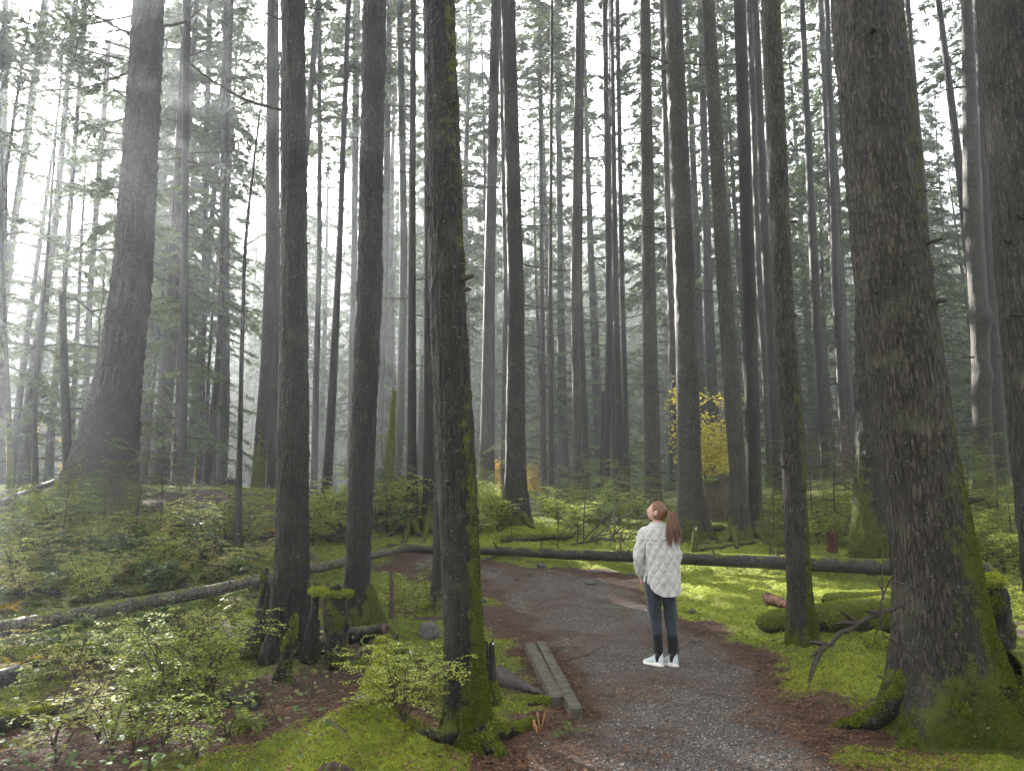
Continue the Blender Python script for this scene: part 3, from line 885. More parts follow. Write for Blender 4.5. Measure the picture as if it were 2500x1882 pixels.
 ("broad pale trunk behind the upturned root mass", [(0, 545, 566), (600, 536, 559), (1000, 536, 561), (1200, 526, 553)], 33.0, dict(seed=43, mat='bark_far', crown=15)),
 ("pale trunk beside the golden leaves right of the thin straight trunk", [(0, 505, 518), (1000, 485, 500), (1225, 475, 492)], 35.0, dict(seed=44, mat='bark_far', crown=15)),
 ("leaning brownish trunk low in the gap beside the broken snag", [(0, 205, 215), (700, 150, 163), (1000, 121, 137), (1230, 104, 129)], 26.0, dict(seed=45, mat='bark_brown', crown=14)),
 ("misty trunk between the snag and the massive swollen trunk", [(0, 268, 280), (700, 214, 228), (936, 202, 217), (1215, 180, 198)], 33.0, dict(seed=46, crown=15)),
 ("dark pole thin trunk in the centre of the misty gap", [(0, 1344, 1351), (700, 1339, 1348), (1232, 1340, 1353)], 25.5, dict(seed=47, crown=17)),
 ("grey trunk in the central mist with a foot behind the low bright shrub", [(0, 1407, 1422), (700, 1393, 1415), (1100, 1399, 1422), (1225, 1402, 1430)], 23.5, dict(seed=48, mat='bark_scaly', crown=15, seg=32, dz=.2)),
 ("dark trunk hugging the right side of the grey central trunk", [(0, 1416, 1427), (700, 1408, 1421), (960, 1419, 1432), (1228, 1425, 1441)], 25.5, dict(seed=49, crown=16)),
 ("slim trunk behind the broken topped snag in the central cluster", [(0, 1470, 1483), (700, 1479, 1493), (1240, 1474, 1490)], 26.5, dict(seed=50, crown=15)),
 ("darkest and widest trunk of the central cluster", [(0, 1489, 1498), (700, 1495, 1510), (1245, 1508, 1528)], 26.0, dict(seed=51, crown=15)),
 ("thin trunk in the middle of the central cluster", [(0, 1486, 1493), (860, 1490, 1499), (1240, 1495, 1509)], 29.0, dict(seed=52, crown=17)),
 ("trunk forming the right side of the central cluster", [(0, 1502, 1512), (700, 1513, 1525), (1240, 1527, 1541)], 28.0, dict(seed=53, crown=16)),
 ("pale trunk whose foot hides behind the sturdy trunk behind the woman", [(0, 1609, 1625), (700, 1628, 1649), (1215, 1650, 1672)], 31.0, dict(seed=54, mat='bark_far', crown=17)),
 ("broad pale trunk rising behind the yellow maple", [(0, 1700, 1716), (700, 1718, 1740), (934, 1724, 1751), (1200, 1732, 1762)], 36.0, dict(seed=55, mat='bark_far', crown=18)),
 ("grey narrow trunk in the low mist, left of the thin pole trunk", [(0, 1312, 1321), (700, 1319, 1329), (1220, 1321, 1334)], 34.0, dict(seed=56, crown=18)),
 ("wide faded trunk between the thin pole trunk and the grey central trunk", [(0, 1352, 1366), (700, 1361, 1377), (1000, 1360, 1385), (1200, 1361, 1392)], 40.0, dict(seed=57, mat='bark_far', crown=18)),
 ("dark thin trunk pressed against the left of the stout dark one", [(0, 1216, 1224), (700, 1229, 1240), (1190, 1221, 1235)], 29.0, dict(seed=58, crown=16)),
]
TREES = {}
for s in T:
    res = make_tree(s)
    TREES[s[3]['seed']] = res

# broken snags and the dead slender tree
SN = [
 ("broken topped dark snag left of the massive swollen trunk", [(717, 145, 161), (1000, 150, 171), (1190, 155, 180)], 16.0, dict(seed=70, snap=True, name='snag', cat='snag', moss=(.8, .3, 3, -.05), seg=24, dz=.15)),
 ("bright mossy snag leaning right with a snapped top", [(950, 956, 969), (1050, 947, 965), (1215, 928, 960)], 22.5, dict(seed=71, snap=True, name='snag', cat='snag', moss=(5, .9, -2.6, .4), seg=24, dz=.12, bz=None, tuft=2500, tsize=.04, twide=.014)),
 ("short broken snag with a splintered tip in the central cluster", [(958, 1469, 1477), (1100, 1465, 1475), (1245, 1460, 1475)], 23.5, dict(seed=72, snap=True, name='snag', cat='snag', seg=16, dz=.2)),
 ("faint splintered snag left of the slim mossy rooted trunk", [(869, 1028, 1034), (1000, 1022, 1034), (1200, 1012, 1034)], 30.0, dict(seed=73, snap=True, name='snag', cat='snag', seg=14, dz=.3)),
]
for s in SN:
    TREES[s[3]['seed']] = make_tree(s)

dead = ("slender dead tree with a hooked tip and bare twiggy branches", [(269, 633, 638), (600, 594, 602), (850, 585, 595), (1100, 577, 590), (1300, 572, 591)], 14.0,
        dict(seed=74, name='dead_tree', nocrown=1, top=at(636, 269, 14.0)[2], seg=14, dz=.2))
TREES[74] = make_tree(dead)
r, b = TREES[74][:2]
limb(r, b, [(636, 275, 14), (645, 200, 14), (628, 150, 14.1), (622, 125, 14.2), (634, 108, 14.2), (652, 106, 14.3)], .016, .006, name='branch', seed=1)
for i, pts in enumerate([[(622, 372, 14), (590, 355, 13.8), (545, 332, 13.6)], [(606, 455, 14), (590, 450, 13.9), (583, 446, 13.8)], [(614, 370, 14), (612, 340, 13.8), (604, 345, 13.7), (602, 362, 13.7)],
                         [(594, 585, 14), (560, 570, 13.7), (525, 542, 13.4)], [(593, 595, 14), (565, 592, 13.6), (545, 610, 13.4), (538, 660, 13.3), (534, 720, 13.3)],
                         [(590, 760, 14), (560, 745, 13.7), (520, 716, 13.5)], [(588, 840, 14), (560, 830, 13.8), (543, 822, 13.6)], [(598, 600, 14), (640, 575, 13.8), (690, 560, 13.8)],
                         [(592, 770, 14), (625, 780, 13.7), (650, 790, 13.6)], [(602, 560, 14), (585, 540, 14.4), (575, 500, 14.6)], [(590, 665, 14), (566, 652, 13.8), (538, 633, 13.6)]]):
    limb(r, b, pts, .012, .004, name='branch', seed=20 + i, twigs=5, tl=.35)

# limbs that stand out against the sky
r, b = TREES[2][:2]
limb(r, b, [(686, 269, 9.0), (640, 258, 9.0), (580, 235, 9.0), (520, 200, 8.9), (458, 152, 8.8)], .022, .008, seed=31, twigs=2)
limb(r, b, [(686, 48, 9.0), (665, 40, 9.0), (645, 33, 8.9)], .016, .008, seed=32)
limb(r, b, [(744, 20, 9.0), (790, 26, 9.0), (880, 18, 9.1)], .009, .004, seed=33, twigs=2)
r, b = TREES[1][:2]
limb(r, b, [(400, 66, 15.5), (440, 58, 15.4), (470, 42, 15.3), (494, 20, 15.2)], .035, .014, seed=34, twigs=3)
limb(r, b, [(322, 175, 15.5), (280, 190, 15.2), (230, 212, 15.0), (165, 221, 14.8)], .03, .012, seed=35, twigs=7, tl=.9, fol=200)
limb(r, b, [(330, 90, 15.5), (270, 60, 15.0), (220, 30, 14.8), (180, -30, 14.6)], .03, .012, seed=36, twigs=6, tl=.9, fol=500)
for i, (y, ex, ey) in enumerate([(290, 150, 300), (330, 165, 285), (415, 225, 440), (470, 200, 455), (520, 212, 560), (40, 100, 60), (120, 150, 40), (150, 60, 65), (240, 170, 130)]):
    limb(r, b, [(325 - y * .06, y, 15.5), ((325 + ex) / 2, (y + ey) / 2 + 12, 15.3), (ex, ey, 15.0)], .022, .007, seed=50 + i, twigs=9, tl=.8, fol=520)
r, b = TREES[9][:2]
limb(r, b, [(2195, 1478, 5.75), (2150, 1496, 5.55), (2090, 1522, 5.4), (2035, 1560, 5.3), (2000, 1590, 5.3), (1992, 1612, 5.3)], .017, .013, 'twig', seed=40, seg=8, twigs=7, tl=.25)
limb(r, b, [(2150, 1500, 5.5), (2152, 1460, 5.5), (2165, 1430, 5.5), (2183, 1405, 5.45)], .009, .004, 'twig', seed=41, twigs=3)
limb(r, b, [(2150, 1500, 5.5), (2154, 1530, 5.5), (2157, 1560, 5.5)], .007, .003, 'twig', seed=42, twigs=2)
r, b = TREES[70][:2]
limb(r, b, [(160, 728, 16), (185, 730, 15.9), (210, 750, 15.8), (243, 778, 15.7)], .03, .015, seed=43, twigs=2)
limb(r, b, [(243, 775, 15.7), (252, 730, 15.7), (256, 660, 15.8), (258, 610, 15.9)], .014, .006, seed=44, twigs=6, tl=.6)
limb(r, b, [(243, 775, 15.7), (241, 840, 15.6), (236, 900, 15.6)], .02, .012, seed=45, twigs=3)
r, b = TREES[18][:2]
for i, pts in enumerate([[(2372, 520, 19.5), (2330, 500, 19), (2285, 232, 19)][:2], [(2385, 760, 19.4), (2420, 765, 19.2), (2435, 760, 19.2)], [(2378, 872, 19.4), (2360, 872, 19.3), (2355, 870, 19.3)], [(2410, 878, 19.4), (2435, 872, 19.3), (2443, 868, 19.2)], [(2352, 212, 19.5), (2310, 218, 19.2), (2280, 232, 19)]]):
    limb(r, b, pts, .03, .014, seed=60 + i, twigs=2)
for sd, sx, n_ in ((36, 1, 14), (11, 1, 9), (5, -1, 10), (48, 1, 8), (14, -1, 5), (25, 1, 6), (26, 1, 6), (13, -1, 5)):
    r, b, ax = TREES[sd][:3]
    rr = np.random.default_rng(sd * 3)
    for k in range(n_):
        z = b[2] + rr.uniform(3.2, 12.5)
        p = axis_pt(ax, z)
        az = rr.choice([0, np.pi]) + rr.uniform(-.7, .7)
        L = rr.uniform(.5, 2.4)
        s = np.linspace(0, 1, 9)
        sag = rr.uniform(-.1, .45)
        Q = p - b + np.stack([np.cos(az) * L * s, -np.abs(np.sin(az)) * L * s, -sag * L * s + .5 * sag * L * s ** 2 * 1.2], -1)
        m = MB(); tube(m, Q, np.linspace(.018, .004, 9), 5)
        for q_ in range(rr.integers(0, 4)):
            i = rr.integers(3, 8); d = norm(norm(Q[i] - Q[i - 1]) + rr.normal(0, .6, 3)); l2 = rr.uniform(.15, .5)
            tube(m, np.stack([Q[i], Q[i] + d * l2 * .5, Q[i] + d * l2 - np.array([0, 0, .1 * l2])]), [.006, .004, .002], 4)
        m.build('branch', M['twig'], r)

for sd, n_, zmax in ((4, 11, 5.5), (9, 9, 6), (2, 10, 8), (3, 9, 9), (8, 12, 9), (10, 6, 6), (14, 8, 10), (11, 7, 12)):
    r, b, ax, V_ = TREES[sd][:4]
    rr = np.random.default_rng(sd * 17)
    for k in range(n_):
        z = rr.uniform(1.0, zmax)
        az = rr.uniform(-np.pi, 0)
        p = axis_pt(ax, b[2] + z) - b
        rad = np.median(np.linalg.norm((V_ - p)[np.abs(V_[:, 2] - z) < .12][:, :2], axis=1))
        d = np.array([np.cos(az), np.sin(az), rr.uniform(-.1, .35)])
        L = rr.choice([.01, .02, .03, .05, .09]); r0 = rr.uniform(.010, .020)
        q0 = p + d * (rad - .02)
        m = MB(); tube(m, np.stack([q0, q0 + d * (.02 + L * .5), q0 + d * (.02 + L) + rr.normal(0, .01, 3)]), [r0 * 1.5, r0, r0 * .6], 8)
        m.build('branch_stub', M['twig'], r)

# mossy buttress roots
def root_tube(root, base, p0, p1, r0, r1, h0=.25, seed=0, moss=.8, tuft=0, name='root'):
    r_ = np.random.default_rng(seed)
    n = 22
    t = np.linspace(0, 1, n)
    x = p0[0] + (p1[0] - p0[0]) * t + np.convolve(r_.normal(0, .03, n + 6), np.ones(7) / 7, 'valid') * t * 3
    y = p0[1] + (p1[1] - p0[1]) * t + np.convolve(r_.normal(0, .03, n + 6), np.ones(7) / 7, 'valid') * t * 3
    z = np.array([fgz(a, c) for a, c in zip(x, y)]) + h0 * (1 - t) ** 2.2 + r1 * .25
    rad = r1 + (r0 - r1) * (1 - t) ** 1.2
    z[-3:] -= np.array([.02, .05, .09])
    P = np.stack([x, y, z], -1) - base
    log_mesh_into = MB()
    V, Fc, mv = log_grid(P, rad, 18, seed, .12, moss)
    log_mesh_into.add(V, Fc, 0, moss=mv)
    o = log_mesh_into.build(name, M['bark'], root)
    if tuft:
        w = sstep(.4, .8, mv[Fc].mean(1))
        Pp, Nn = sample_surface(V, Fc, w, tuft)
        tufts('moss', Pp, Nn, o, M['moss_dim'], .02, .005)
    return o

def log_grid(P, rad, seg, seed, rough_, moss):
    P = np.asarray(P); n = len(P)
    rad = np.broadcast_to(rad, (n,))
    T_, S, U = frames(P)
    a = np.linspace(0, 2 * np.pi, seg, endpoint=False)
    A = np.repeat(a[None, :], n, 0)
    d = np.cos(A)[..., None] * S[:, None, :] + np.sin(A)[..., None] * U[:, None, :]
    base = P[:, None, :] + d * rad[:, None, None]
    nz = fbm(base * np.array([5, 5, 5]) / max(rad.mean() * 6, .3) + seed * 7.1, 4, .6) - .5
    nf = fbm(base * 22 + seed, 3, .6) - .5
    V = P[:, None, :] + d * (rad[:, None] * (1 + rough_ * 2 * nz + rough_ * .8 * nf))[..., None]
    upz = d[..., 2]
    mz = moss + .55 * upz + nz * 1.2 - .25
    i = np.arange(n - 1)[:, None] * seg; j = np.arange(seg)[None, :]; k = (j + 1) % seg
    Fc = np.stack([i + j, i + k, i + seg + k, i + seg + j], -1).reshape(-1, 4)
    return V.reshape(-1, 3), Fc, mz.ravel()

def fallen_log(label, p0, p1, r0, r1, moss=.3, mat='log_bark', bow=(0, 0, 0), n=60, seg=28, seed=0, rough_=.06, tuft=0, name='fallen_log', cat='log', group=None, tsize=.025, twide=.006, endmat='cutend', jag=0.0, stubs=0):
    p0 = np.asarray(p0, float); p1 = np.asarray(p1, float)
    P = curve(p0, p1, bow, n)
    wob = fbm(np.stack([np.linspace(0, 5, n), np.full(n, seed * 3.3), np.zeros(n)], -1), 3) - .5
    P[:, 2] += wob * r0 * .5
    rad = np.linspace(r0, r1, n)
    if moss > .6:
        rad = rad * np.clip(1 - np.abs(np.linspace(-1, 1, n)) ** 14 * .75, .2, 1)
    base = P[0].copy(); base[2] -= r0
    root = empty(name, base)
    tag(root, label, cat, group)
    V, Fc, mv = log_grid(P - base, rad, seg, seed, rough_, moss)
    m = MB(); m.add(V, Fc, 0, moss=mv)
    m.build('trunk' if name == 'fallen_log' else 'wood', M[mat], root)
    if stubs:
        r_ = np.random.default_rng(seed + 900)
        for k in range(stubs):
            i = r_.integers(5, n - 5); d = norm(np.array([r_.normal(0, .5), -abs(r_.normal(0, .5)), r_.uniform(.1, 1.0)]))
            L = r_.uniform(.06, .35)
            q = P[i] - base
            sb = MB(); tube(sb, np.stack([q + d * rad[i] * .7, q + d * (rad[i] + L * .5), q + d * (rad[i] + L) + np.array([.02, 0, .01])]), [.018, .014, .009], 7)
            sb.build('branch_stub', M['deadwood'], root)
    e = MB()
    for sl, c, sg in ((slice(0, seg), P[0] - base, -1), (slice(-seg, None), P[-1] - base, 1)):
        ring = V[sl]
        tdir = norm(P[-1] - P[-2]) * sg if sg > 0 else norm(P[0] - P[1])
        rings = [ring, c + (ring - c) * .9 + tdir * .004, c + (ring - c) * .45 - tdir * .015, np.repeat(c[None], seg, 0) - tdir * .03]
        VV = np.vstack(rings)
        if jag: VV[seg:] += tdir * (vnoise(VV[seg:] * 30 + seed)[:, None] - .3) * jag
        i = np.arange(3)[:, None] * seg; j = np.arange(seg)[None, :]; k = (j + 1) % seg
        e.add(VV, np.stack([i + j, i + k, i + seg + k, i + seg + j], -1).reshape(-1, 4))
    e.build('cut_end', M[endmat], root)
    if tuft:
        w = sstep(.35, .8, mv[Fc].mean(1))
        Pp, Nn = sample_surface(V, Fc, w, tuft)
        tufts('moss', Pp, Nn, root, M['moss_blade'], tsize, twide)
    return root

def g3(px, py, up=0.0):
    p = ground_at(px, py)
    p[2] = fgz(p[0], p[1]) + up
    return p

r, b = TREES[9][:2]
root_tube(r, b, (b[0] - .16, b[1] - .12), g3(2030, 1770)[:2], .15, .03, .42, 1, .55, 5000)
root_tube(r, b, (b[0] - .10, b[1] - .28), g3(2190, 1830)[:2], .15, .04, .25, 2, .7, 4000)
root_tube(r, b, (b[0] + .22, b[1] - .25), g3(2480, 1800)[:2], .20, .06, .35, 3, .9, 6000)
root_tube(r, b, (b[0] + .3, b[1] - .05), g3(2600, 1700)[:2], .18, .05, .35, 4, .9, 4000)
r, b = TREES[4][:2]
root_tube(r, b, (b[0] + .08, b[1] - .02), g3(1320, 1752)[:2], .09, .035, .14, 5, .85, 3000)
root_tube(r, b, (b[0] + .06, b[1] - .10), g3(1225, 1850)[:2], .09, .03, .15, 6, .8, 2500)
root_tube(r, b, (b[0] - .08, b[1] - .08), g3(1040, 1830)[:2], .08, .03, .12, 7, .5)
for sd, ends in ((5, [(930, 1318), (985, 1328), (1040, 1322)]), (6, [(1028, 1335), (1075, 1328)]), (14, [(1762, 1318), (1640, 1322), (1700, 1330)]), (15, [(1748, 1335), (1790, 1338)]), (16, [(1868, 1330)]), (8, [(2005, 1572)]), (17, [(2060, 1350), (2130, 1365), (2200, 1360)]), (11, [(1310, 1292), (1220, 1296)]), (1, [(60, 1300), (170, 1320), (300, 1325)])):
    r, b = TREES[sd][:2]
    for k, e in enumerate(ends):
        g = g3(*e)
        d = norm(np.array([g[0] - b[0], g[1] - b[1], 0]))
        r0 = {1: .22, 8: .05}.get(sd, .09)
        root_tube(r, b, (b[0] + d[0] * .14, b[1] + d[1] * .14), g[:2], r0, r0 * .35, {1: .5, 8: .10}.get(sd, .28), sd * 10 + k, .75)

# ------------------------------------------------------------------ fallen logs
def atz(px, py, up):
    """point seen at (px, py) that floats 'up' metres above the ground there"""
    d = ray(px, py)
    Y = np.linspace(3, 40, 4000)
    P = CAM[None] + d[None] * (Y / d[1])[:, None]
    i = int(np.argmax(P[:, 2] < fine_height(P[:, 0], P[:, 1]) + up))
    return P[i]

fallen_log("long pale grey log with moss patches slanting across the shrubs past two dark trunks", at(-60, 1545, 8.7), at(988, 1337, 15.2), .094, .072, moss=.30, mat='log_pale', n=140, seed=1, rough_=.10, bow=(0, 0, -.05), tuft=2500, jag=.03, stubs=7)
fallen_log("long dark wet log lying across behind the path and the woman", at(948, 1334, 15.6), at(2420, 1396, 12.5), .075, .135, moss=.36, n=150, seed=2, rough_=.09, tuft=9000, bow=(0, .1, .0), tsize=.02, stubs=12)
fallen_log("thick moss covered log behind the slender path side trunk", atz(1846, 1520, .10), atz(2210, 1500, .22), .13, .26, moss=.95, seed=3, rough_=.10, tuft=9000, n=50)
fallen_log("mossy log parallel behind the thick moss covered one", atz(2010, 1468, .10), atz(2230, 1462, .12), .12, .15, moss=.9, seed=4, rough_=.12, tuft=4000, n=36)
fallen_log("short broken piece of reddish brown rotten log in the bright moss", atz(1874, 1460, .10), atz(1925, 1478, .08), .08, .05, moss=-.4, mat='redwood', seed=5, rough_=.34, n=22, jag=.12, endmat='redwood')
fallen_log("mossy log end on the bright moss beside the huge scaly trunk", atz(2120, 1560, .08), atz(2230, 1590, .12), .10, .12, moss=.9, seed=6, rough_=.12, tuft=3500, n=26)
fallen_log("mossy log pointing at the viewer beside the near path side trunk", g3(937, 1610, .14), g3(815, 1885, -.12), .12, .16, moss=.45, mat='bark_brown', seed=7, rough_=.30, bow=(.08, 0, .02), tuft=7000, n=50, jag=.08, endmat='deadwood')
fallen_log("thin mossy log lying in the moss behind the long dark wet log", g3(1222, 1322, .08), g3(1402, 1316, .07), .085, .06, moss=.8, seed=8, rough_=.1, tuft=2500, n=30, tsize=.03)
fallen_log("thin mossy log by the foot of the sturdy trunk behind the woman", g3(1650, 1318, .09), g3(1772, 1300, .09), .08, .07, moss=.85, seed=9, rough_=.1, tuft=1500, n=26, tsize=.03)
fallen_log("dim mossy log under the shrubs near the left edge, above the pale slanting log", g3(-30, 1450, .12), g3(275, 1462, .10), .13, .12, moss=.7, seed=10, rough_=.12, tuft=4000, n=40)
fallen_log("thick dim mossy log low at the left edge, below the pale slanting log", g3(-30, 1640, .10), g3(240, 1622, .10), .13, .12, moss=.75, seed=11, rough_=.14, tuft=6000, n=40)
fallen_log("sawn log end poking in at the left edge", g3(-60, 1690, .07), g3(50, 1668, .08), .09, .085, moss=.1, seed=12, rough_=.05, n=16)
fallen_log("dark mossy log in the bottom left corner", g3(-60, 1812, .07), g3(118, 1755, .06), .09, .06, moss=.45, seed=13, rough_=.14, tuft=3000, n=26)
fallen_log("small sawn log half buried in litter behind the big bright shrub", g3(555, 1722, .045), g3(622, 1732, .05), .052, .055, moss=.0, mat='bark_brown', seed=14, rough_=.06, n=16)
fallen_log("short dark log beside the left foot of the stump ring", g3(470, 1575, .06), g3(536, 1545, .06), .055, .05, moss=-.1, seed=15, rough_=.1, n=16)
fallen_log("mossy stick log touching the left slab of the stump ring", g3(562, 1535, .06), g3(620, 1512, .10), .045, .05, moss=.9, seed=16, rough_=.12, tuft=1200, n=16)
fallen_log("moss covered log just left of the stump ring, under the pale slanting log", g3(560, 1445, .10), g3(640, 1432, .12), .08, .08, moss=.95, seed=17, rough_=.12, tuft=2200, n=20)
fallen_log("pale bleached log lying behind the shrubs below the upturned roots", g3(420, 1302, .10), g3(690, 1308, .10), .11, .10, moss=-.3, mat='log_pale', seed=18, rough_=.04, n=40)
fallen_log("short pale log right of the stump ring trunk in the far shrubs", g3(755, 1280, .08), g3(850, 1268, .08), .09, .08, moss=-.3, mat='log_pale', seed=19, rough_=.04, n=20)
fallen_log("grey branch log leaning on the slope at the foot of the massive swollen trunk", g3(-20, 1262, .2), g3(130, 1215, .35), .085, .06, moss=-.2, mat='log_pale', seed=20, rough_=.04, n=24)
fallen_log("split rotten log lying in front of the moss draped stump", at(838, 1555, 9.2), at(940, 1535, 9.0), .10, .065, moss=.35, mat='bark_brown', seed=21, rough_=.16, n=24, jag=.12, endmat='deadwood')
fallen_log("thin dead log beneath the split rotten log", g3(880, 1573, .05), g3(968, 1572, .05), .05, .035, moss=.2, mat='bark_brown', seed=22, rough_=.14, n=18, jag=.05)
fallen_log("slim mossy log lying flat behind the woman's right shoulder", g3(1700, 1345, .05), g3(1850, 1330, .06), .05, .04, moss=.9, seed=23, rough_=.1, tuft=900, n=20, tsize=.03)
fallen_log("lump of mossy wood beside the boards", g3(1285, 1716, .03), g3(1364, 1722, .03), .04, .035, moss=.95, seed=24, rough_=.2, tuft=1500, n=16, tsize=.016)

# ------------------------------------------------------------------ rotten stump slabs
def slab(label, poly, Y, thick, mat='bark_brown', moss=.4, seed=0, tuft=0, tip=.3, n=46, seg=26, lean_y=0.0, name='stump_slab', cat='stump', group=None):
    """an upright shard of an old stump. poly: rows (py, xl, xr) from tip to foot, at depth Y"""
    rows = sorted(poly)
    base = at((rows[-1][1] + rows[-1][2]) / 2, rows[-1][0], Y)
    base[2] = fgz(base[0], base[1]) - .04
    ys = np.linspace(rows[-1][0] + 8, rows[0][0], n)
    xl = np.interp(ys, [r[0] for r in rows], [r[1] for r in rows]); xr = np.interp(ys, [r[0] for r in rows], [r[2] for r in rows])
    a = np.linspace(0, 2 * np.pi, seg, endpoint=False)
    V = []
    for i, y in enumerate(ys):
        t = i / (n - 1)
        c = at((xl[i] + xr[i]) / 2, y, Y + lean_y * t)
        w = (xr[i] - xl[i]) / 2 / F * zcam(c)
        th = thick * (1 - t * (1 - tip)) * .5
        V.append(np.stack([c[0] + np.cos(a) * w, c[1] + np.sin(a) * th, np.full(seg, c[2])], -1))
    V = np.array(V)
    fl = np.stack([V[..., 0] * 22, V[..., 1] * 22, V[..., 2] * 2.0], -1) + seed * 3.1
    d = V - V.mean(1, keepdims=True)
    k = 1 + .8 * (fbm(fl, 4, .65) - .5) + .35 * (vnoise(fl * 3) - .5)
    V = V.mean(1, keepdims=True) + d * k[..., None]
    j = vnoise(np.stack([np.cos(a) * 3, np.sin(a) * 3, a * 0 + seed], -1)) - .35
    for q_ in range(1, 5):
        V[-q_, :, 2] += j * .14 * (5 - q_) / 4
    root = empty(name, base)
    tag(root, label, cat, group)
    VV = (V - base).reshape(-1, 3)
    i = np.arange(n - 1)[:, None] * seg; jj_ = np.arange(seg)[None, :]; kk = (jj_ + 1) % seg
    Fc = np.stack([i + jj_, i + kk, i + seg + kk, i + seg + jj_], -1).reshape(-1, 4)
    mv = moss + (fbm(VV * 6 + seed, 3) - .5) * 1.3
    m = MB(); m.add(VV, Fc, 0, moss=mv)
    top = VV[-seg:]; c = top.mean(0) - np.array([0, 0, .03])
    m.add(np.vstack([top, c]), np.stack([np.arange(seg), (np.arange(seg) + 1) % seg, np.full(seg, seg)], -1), 0)
    m.build('wood', M[mat], root)
    if tuft:
        w = sstep(.4, .8, mv[Fc].mean(1))
        P, Nn = sample_surface(VV, Fc, w, tuft)
        tufts('moss', P, Nn, root, M['moss_dim'], .02, .005)
    return root

slab("tall slab of rotten stump leaning against the left of the stump ring trunk", [(1402, 640, 655), (1460, 634, 662), (1530, 616, 660), (1598, 590, 648)], 8.75, .22, moss=.35, seed=1, tuft=2500)
slab("second slab of rotten stump with a slit, tight against the stump ring trunk", [(1425, 662, 678), (1500, 658, 682), (1560, 648, 678), (1612, 628, 684)], 8.55, .16, moss=.22, seed=2, tuft=1500)
slab("short pointed mossy shard in front of the stump ring trunk", [(1512, 712, 726), (1550, 700, 724), (1600, 684, 716), (1672, 662, 708)], 7.75, .14, moss=.6, seed=3, tuft=4000)
slab("brown bare shard just right of the stump ring trunk", [(1432, 766, 780), (1500, 757, 776), (1555, 742, 774), (1606, 732, 776)], 8.6, .16, mat='bark_brown', moss=.2, seed=4)
slab("broad mossy slab standing alone in the middle of the stump ring", [(1440, 806, 834), (1470, 798, 842), (1530, 788, 850), (1580, 792, 846), (1616, 798, 842)], 8.35, .2, moss=.42, seed=5, tuft=2600)
slab("thin brown spike standing behind the broad mossy slab", [(1430, 796, 806), (1480, 790, 806), (1560, 788, 812)], 8.7, .08, mat='deadwood', moss=0, seed=6)
slab("thin grey spike on the right of the broad mossy slab", [(1464, 836, 846), (1520, 834, 850), (1585, 832, 850)], 8.5, .07, mat='deadwood', moss=.1, seed=7)
slab("moss draped sloping stump against the right of the dark trunk", [(1434, 894, 912), (1480, 890, 928), (1530, 888, 948), (1570, 884, 970)], 10.0, .5, moss=.8, seed=8, tuft=5000)
slab("dark rotten foot of wood beneath the stump ring trunk", [(1500, 690, 770), (1560, 676, 784), (1600, 660, 796)], 8.95, .5, moss=.15, seed=9)
slab("upright dead post right of the moss draped stump", [(1382, 951, 960), (1440, 950, 962), (1502, 948, 963)], 10.9, .07, mat='deadwood', moss=.1, seed=10, name='dead_post', cat='post', tip=.9)
slab("small grey broken stub on the litter below the stump ring", [(1652, 732, 741), (1690, 732, 744), (1712, 722, 748)], 7.1, .04, mat='deadwood', moss=.2, seed=11, name='broken_stub', cat='stub')
slab("second small broken stub, right of the grey one below the stump ring", [(1664, 757, 765), (1700, 757, 768), (1722, 748, 774)], 7.0, .04, mat='deadwood', moss=.35, seed=12, name='broken_stub', cat='stub')
slab("dark round stump pressed against the near path side trunk", [(1576, 1182, 1206), (1600, 1184, 1208), (1660, 1184, 1214), (1708, 1182, 1226)], 6.2, .20, moss=.35, seed=13, tuft=2000, tip=.9, name='tree_stump')
slab("old dark stump with a drooping moss fringe between the trunks behind the woman", [(1166, 1722, 1782), (1200, 1718, 1786), (1262, 1714, 1792)], 18.5, .6, mat='deadwood', moss=.1, seed=14, tip=.9, name='tree_stump')
slab("dark mossy topped stump behind the huge scaly trunk", [(1420, 2396, 2448), (1470, 2392, 2458), (1530, 2390, 2468), (1572, 2384, 2478)], 8.6, .32, moss=.3, seed=15, tuft=3000, tip=.9, name='tree_stump')
slab("small rotten reddish stump beyond the long wet log, by the mossy old trunk", [(1302, 2020, 2042), (1340, 2020, 2044)], 13.4, .16, mat='redwood', moss=-.4, seed=16, tip=.9, name='tree_stump')
slab("mossy little stump beside the thin mossy log behind the woman", [(1298, 1692, 1700), (1320, 1690, 1704), (1345, 1686, 1708)], 14.2, .08, moss=.9, seed=17, tuft=500, name='tree_stump', tip=.8)
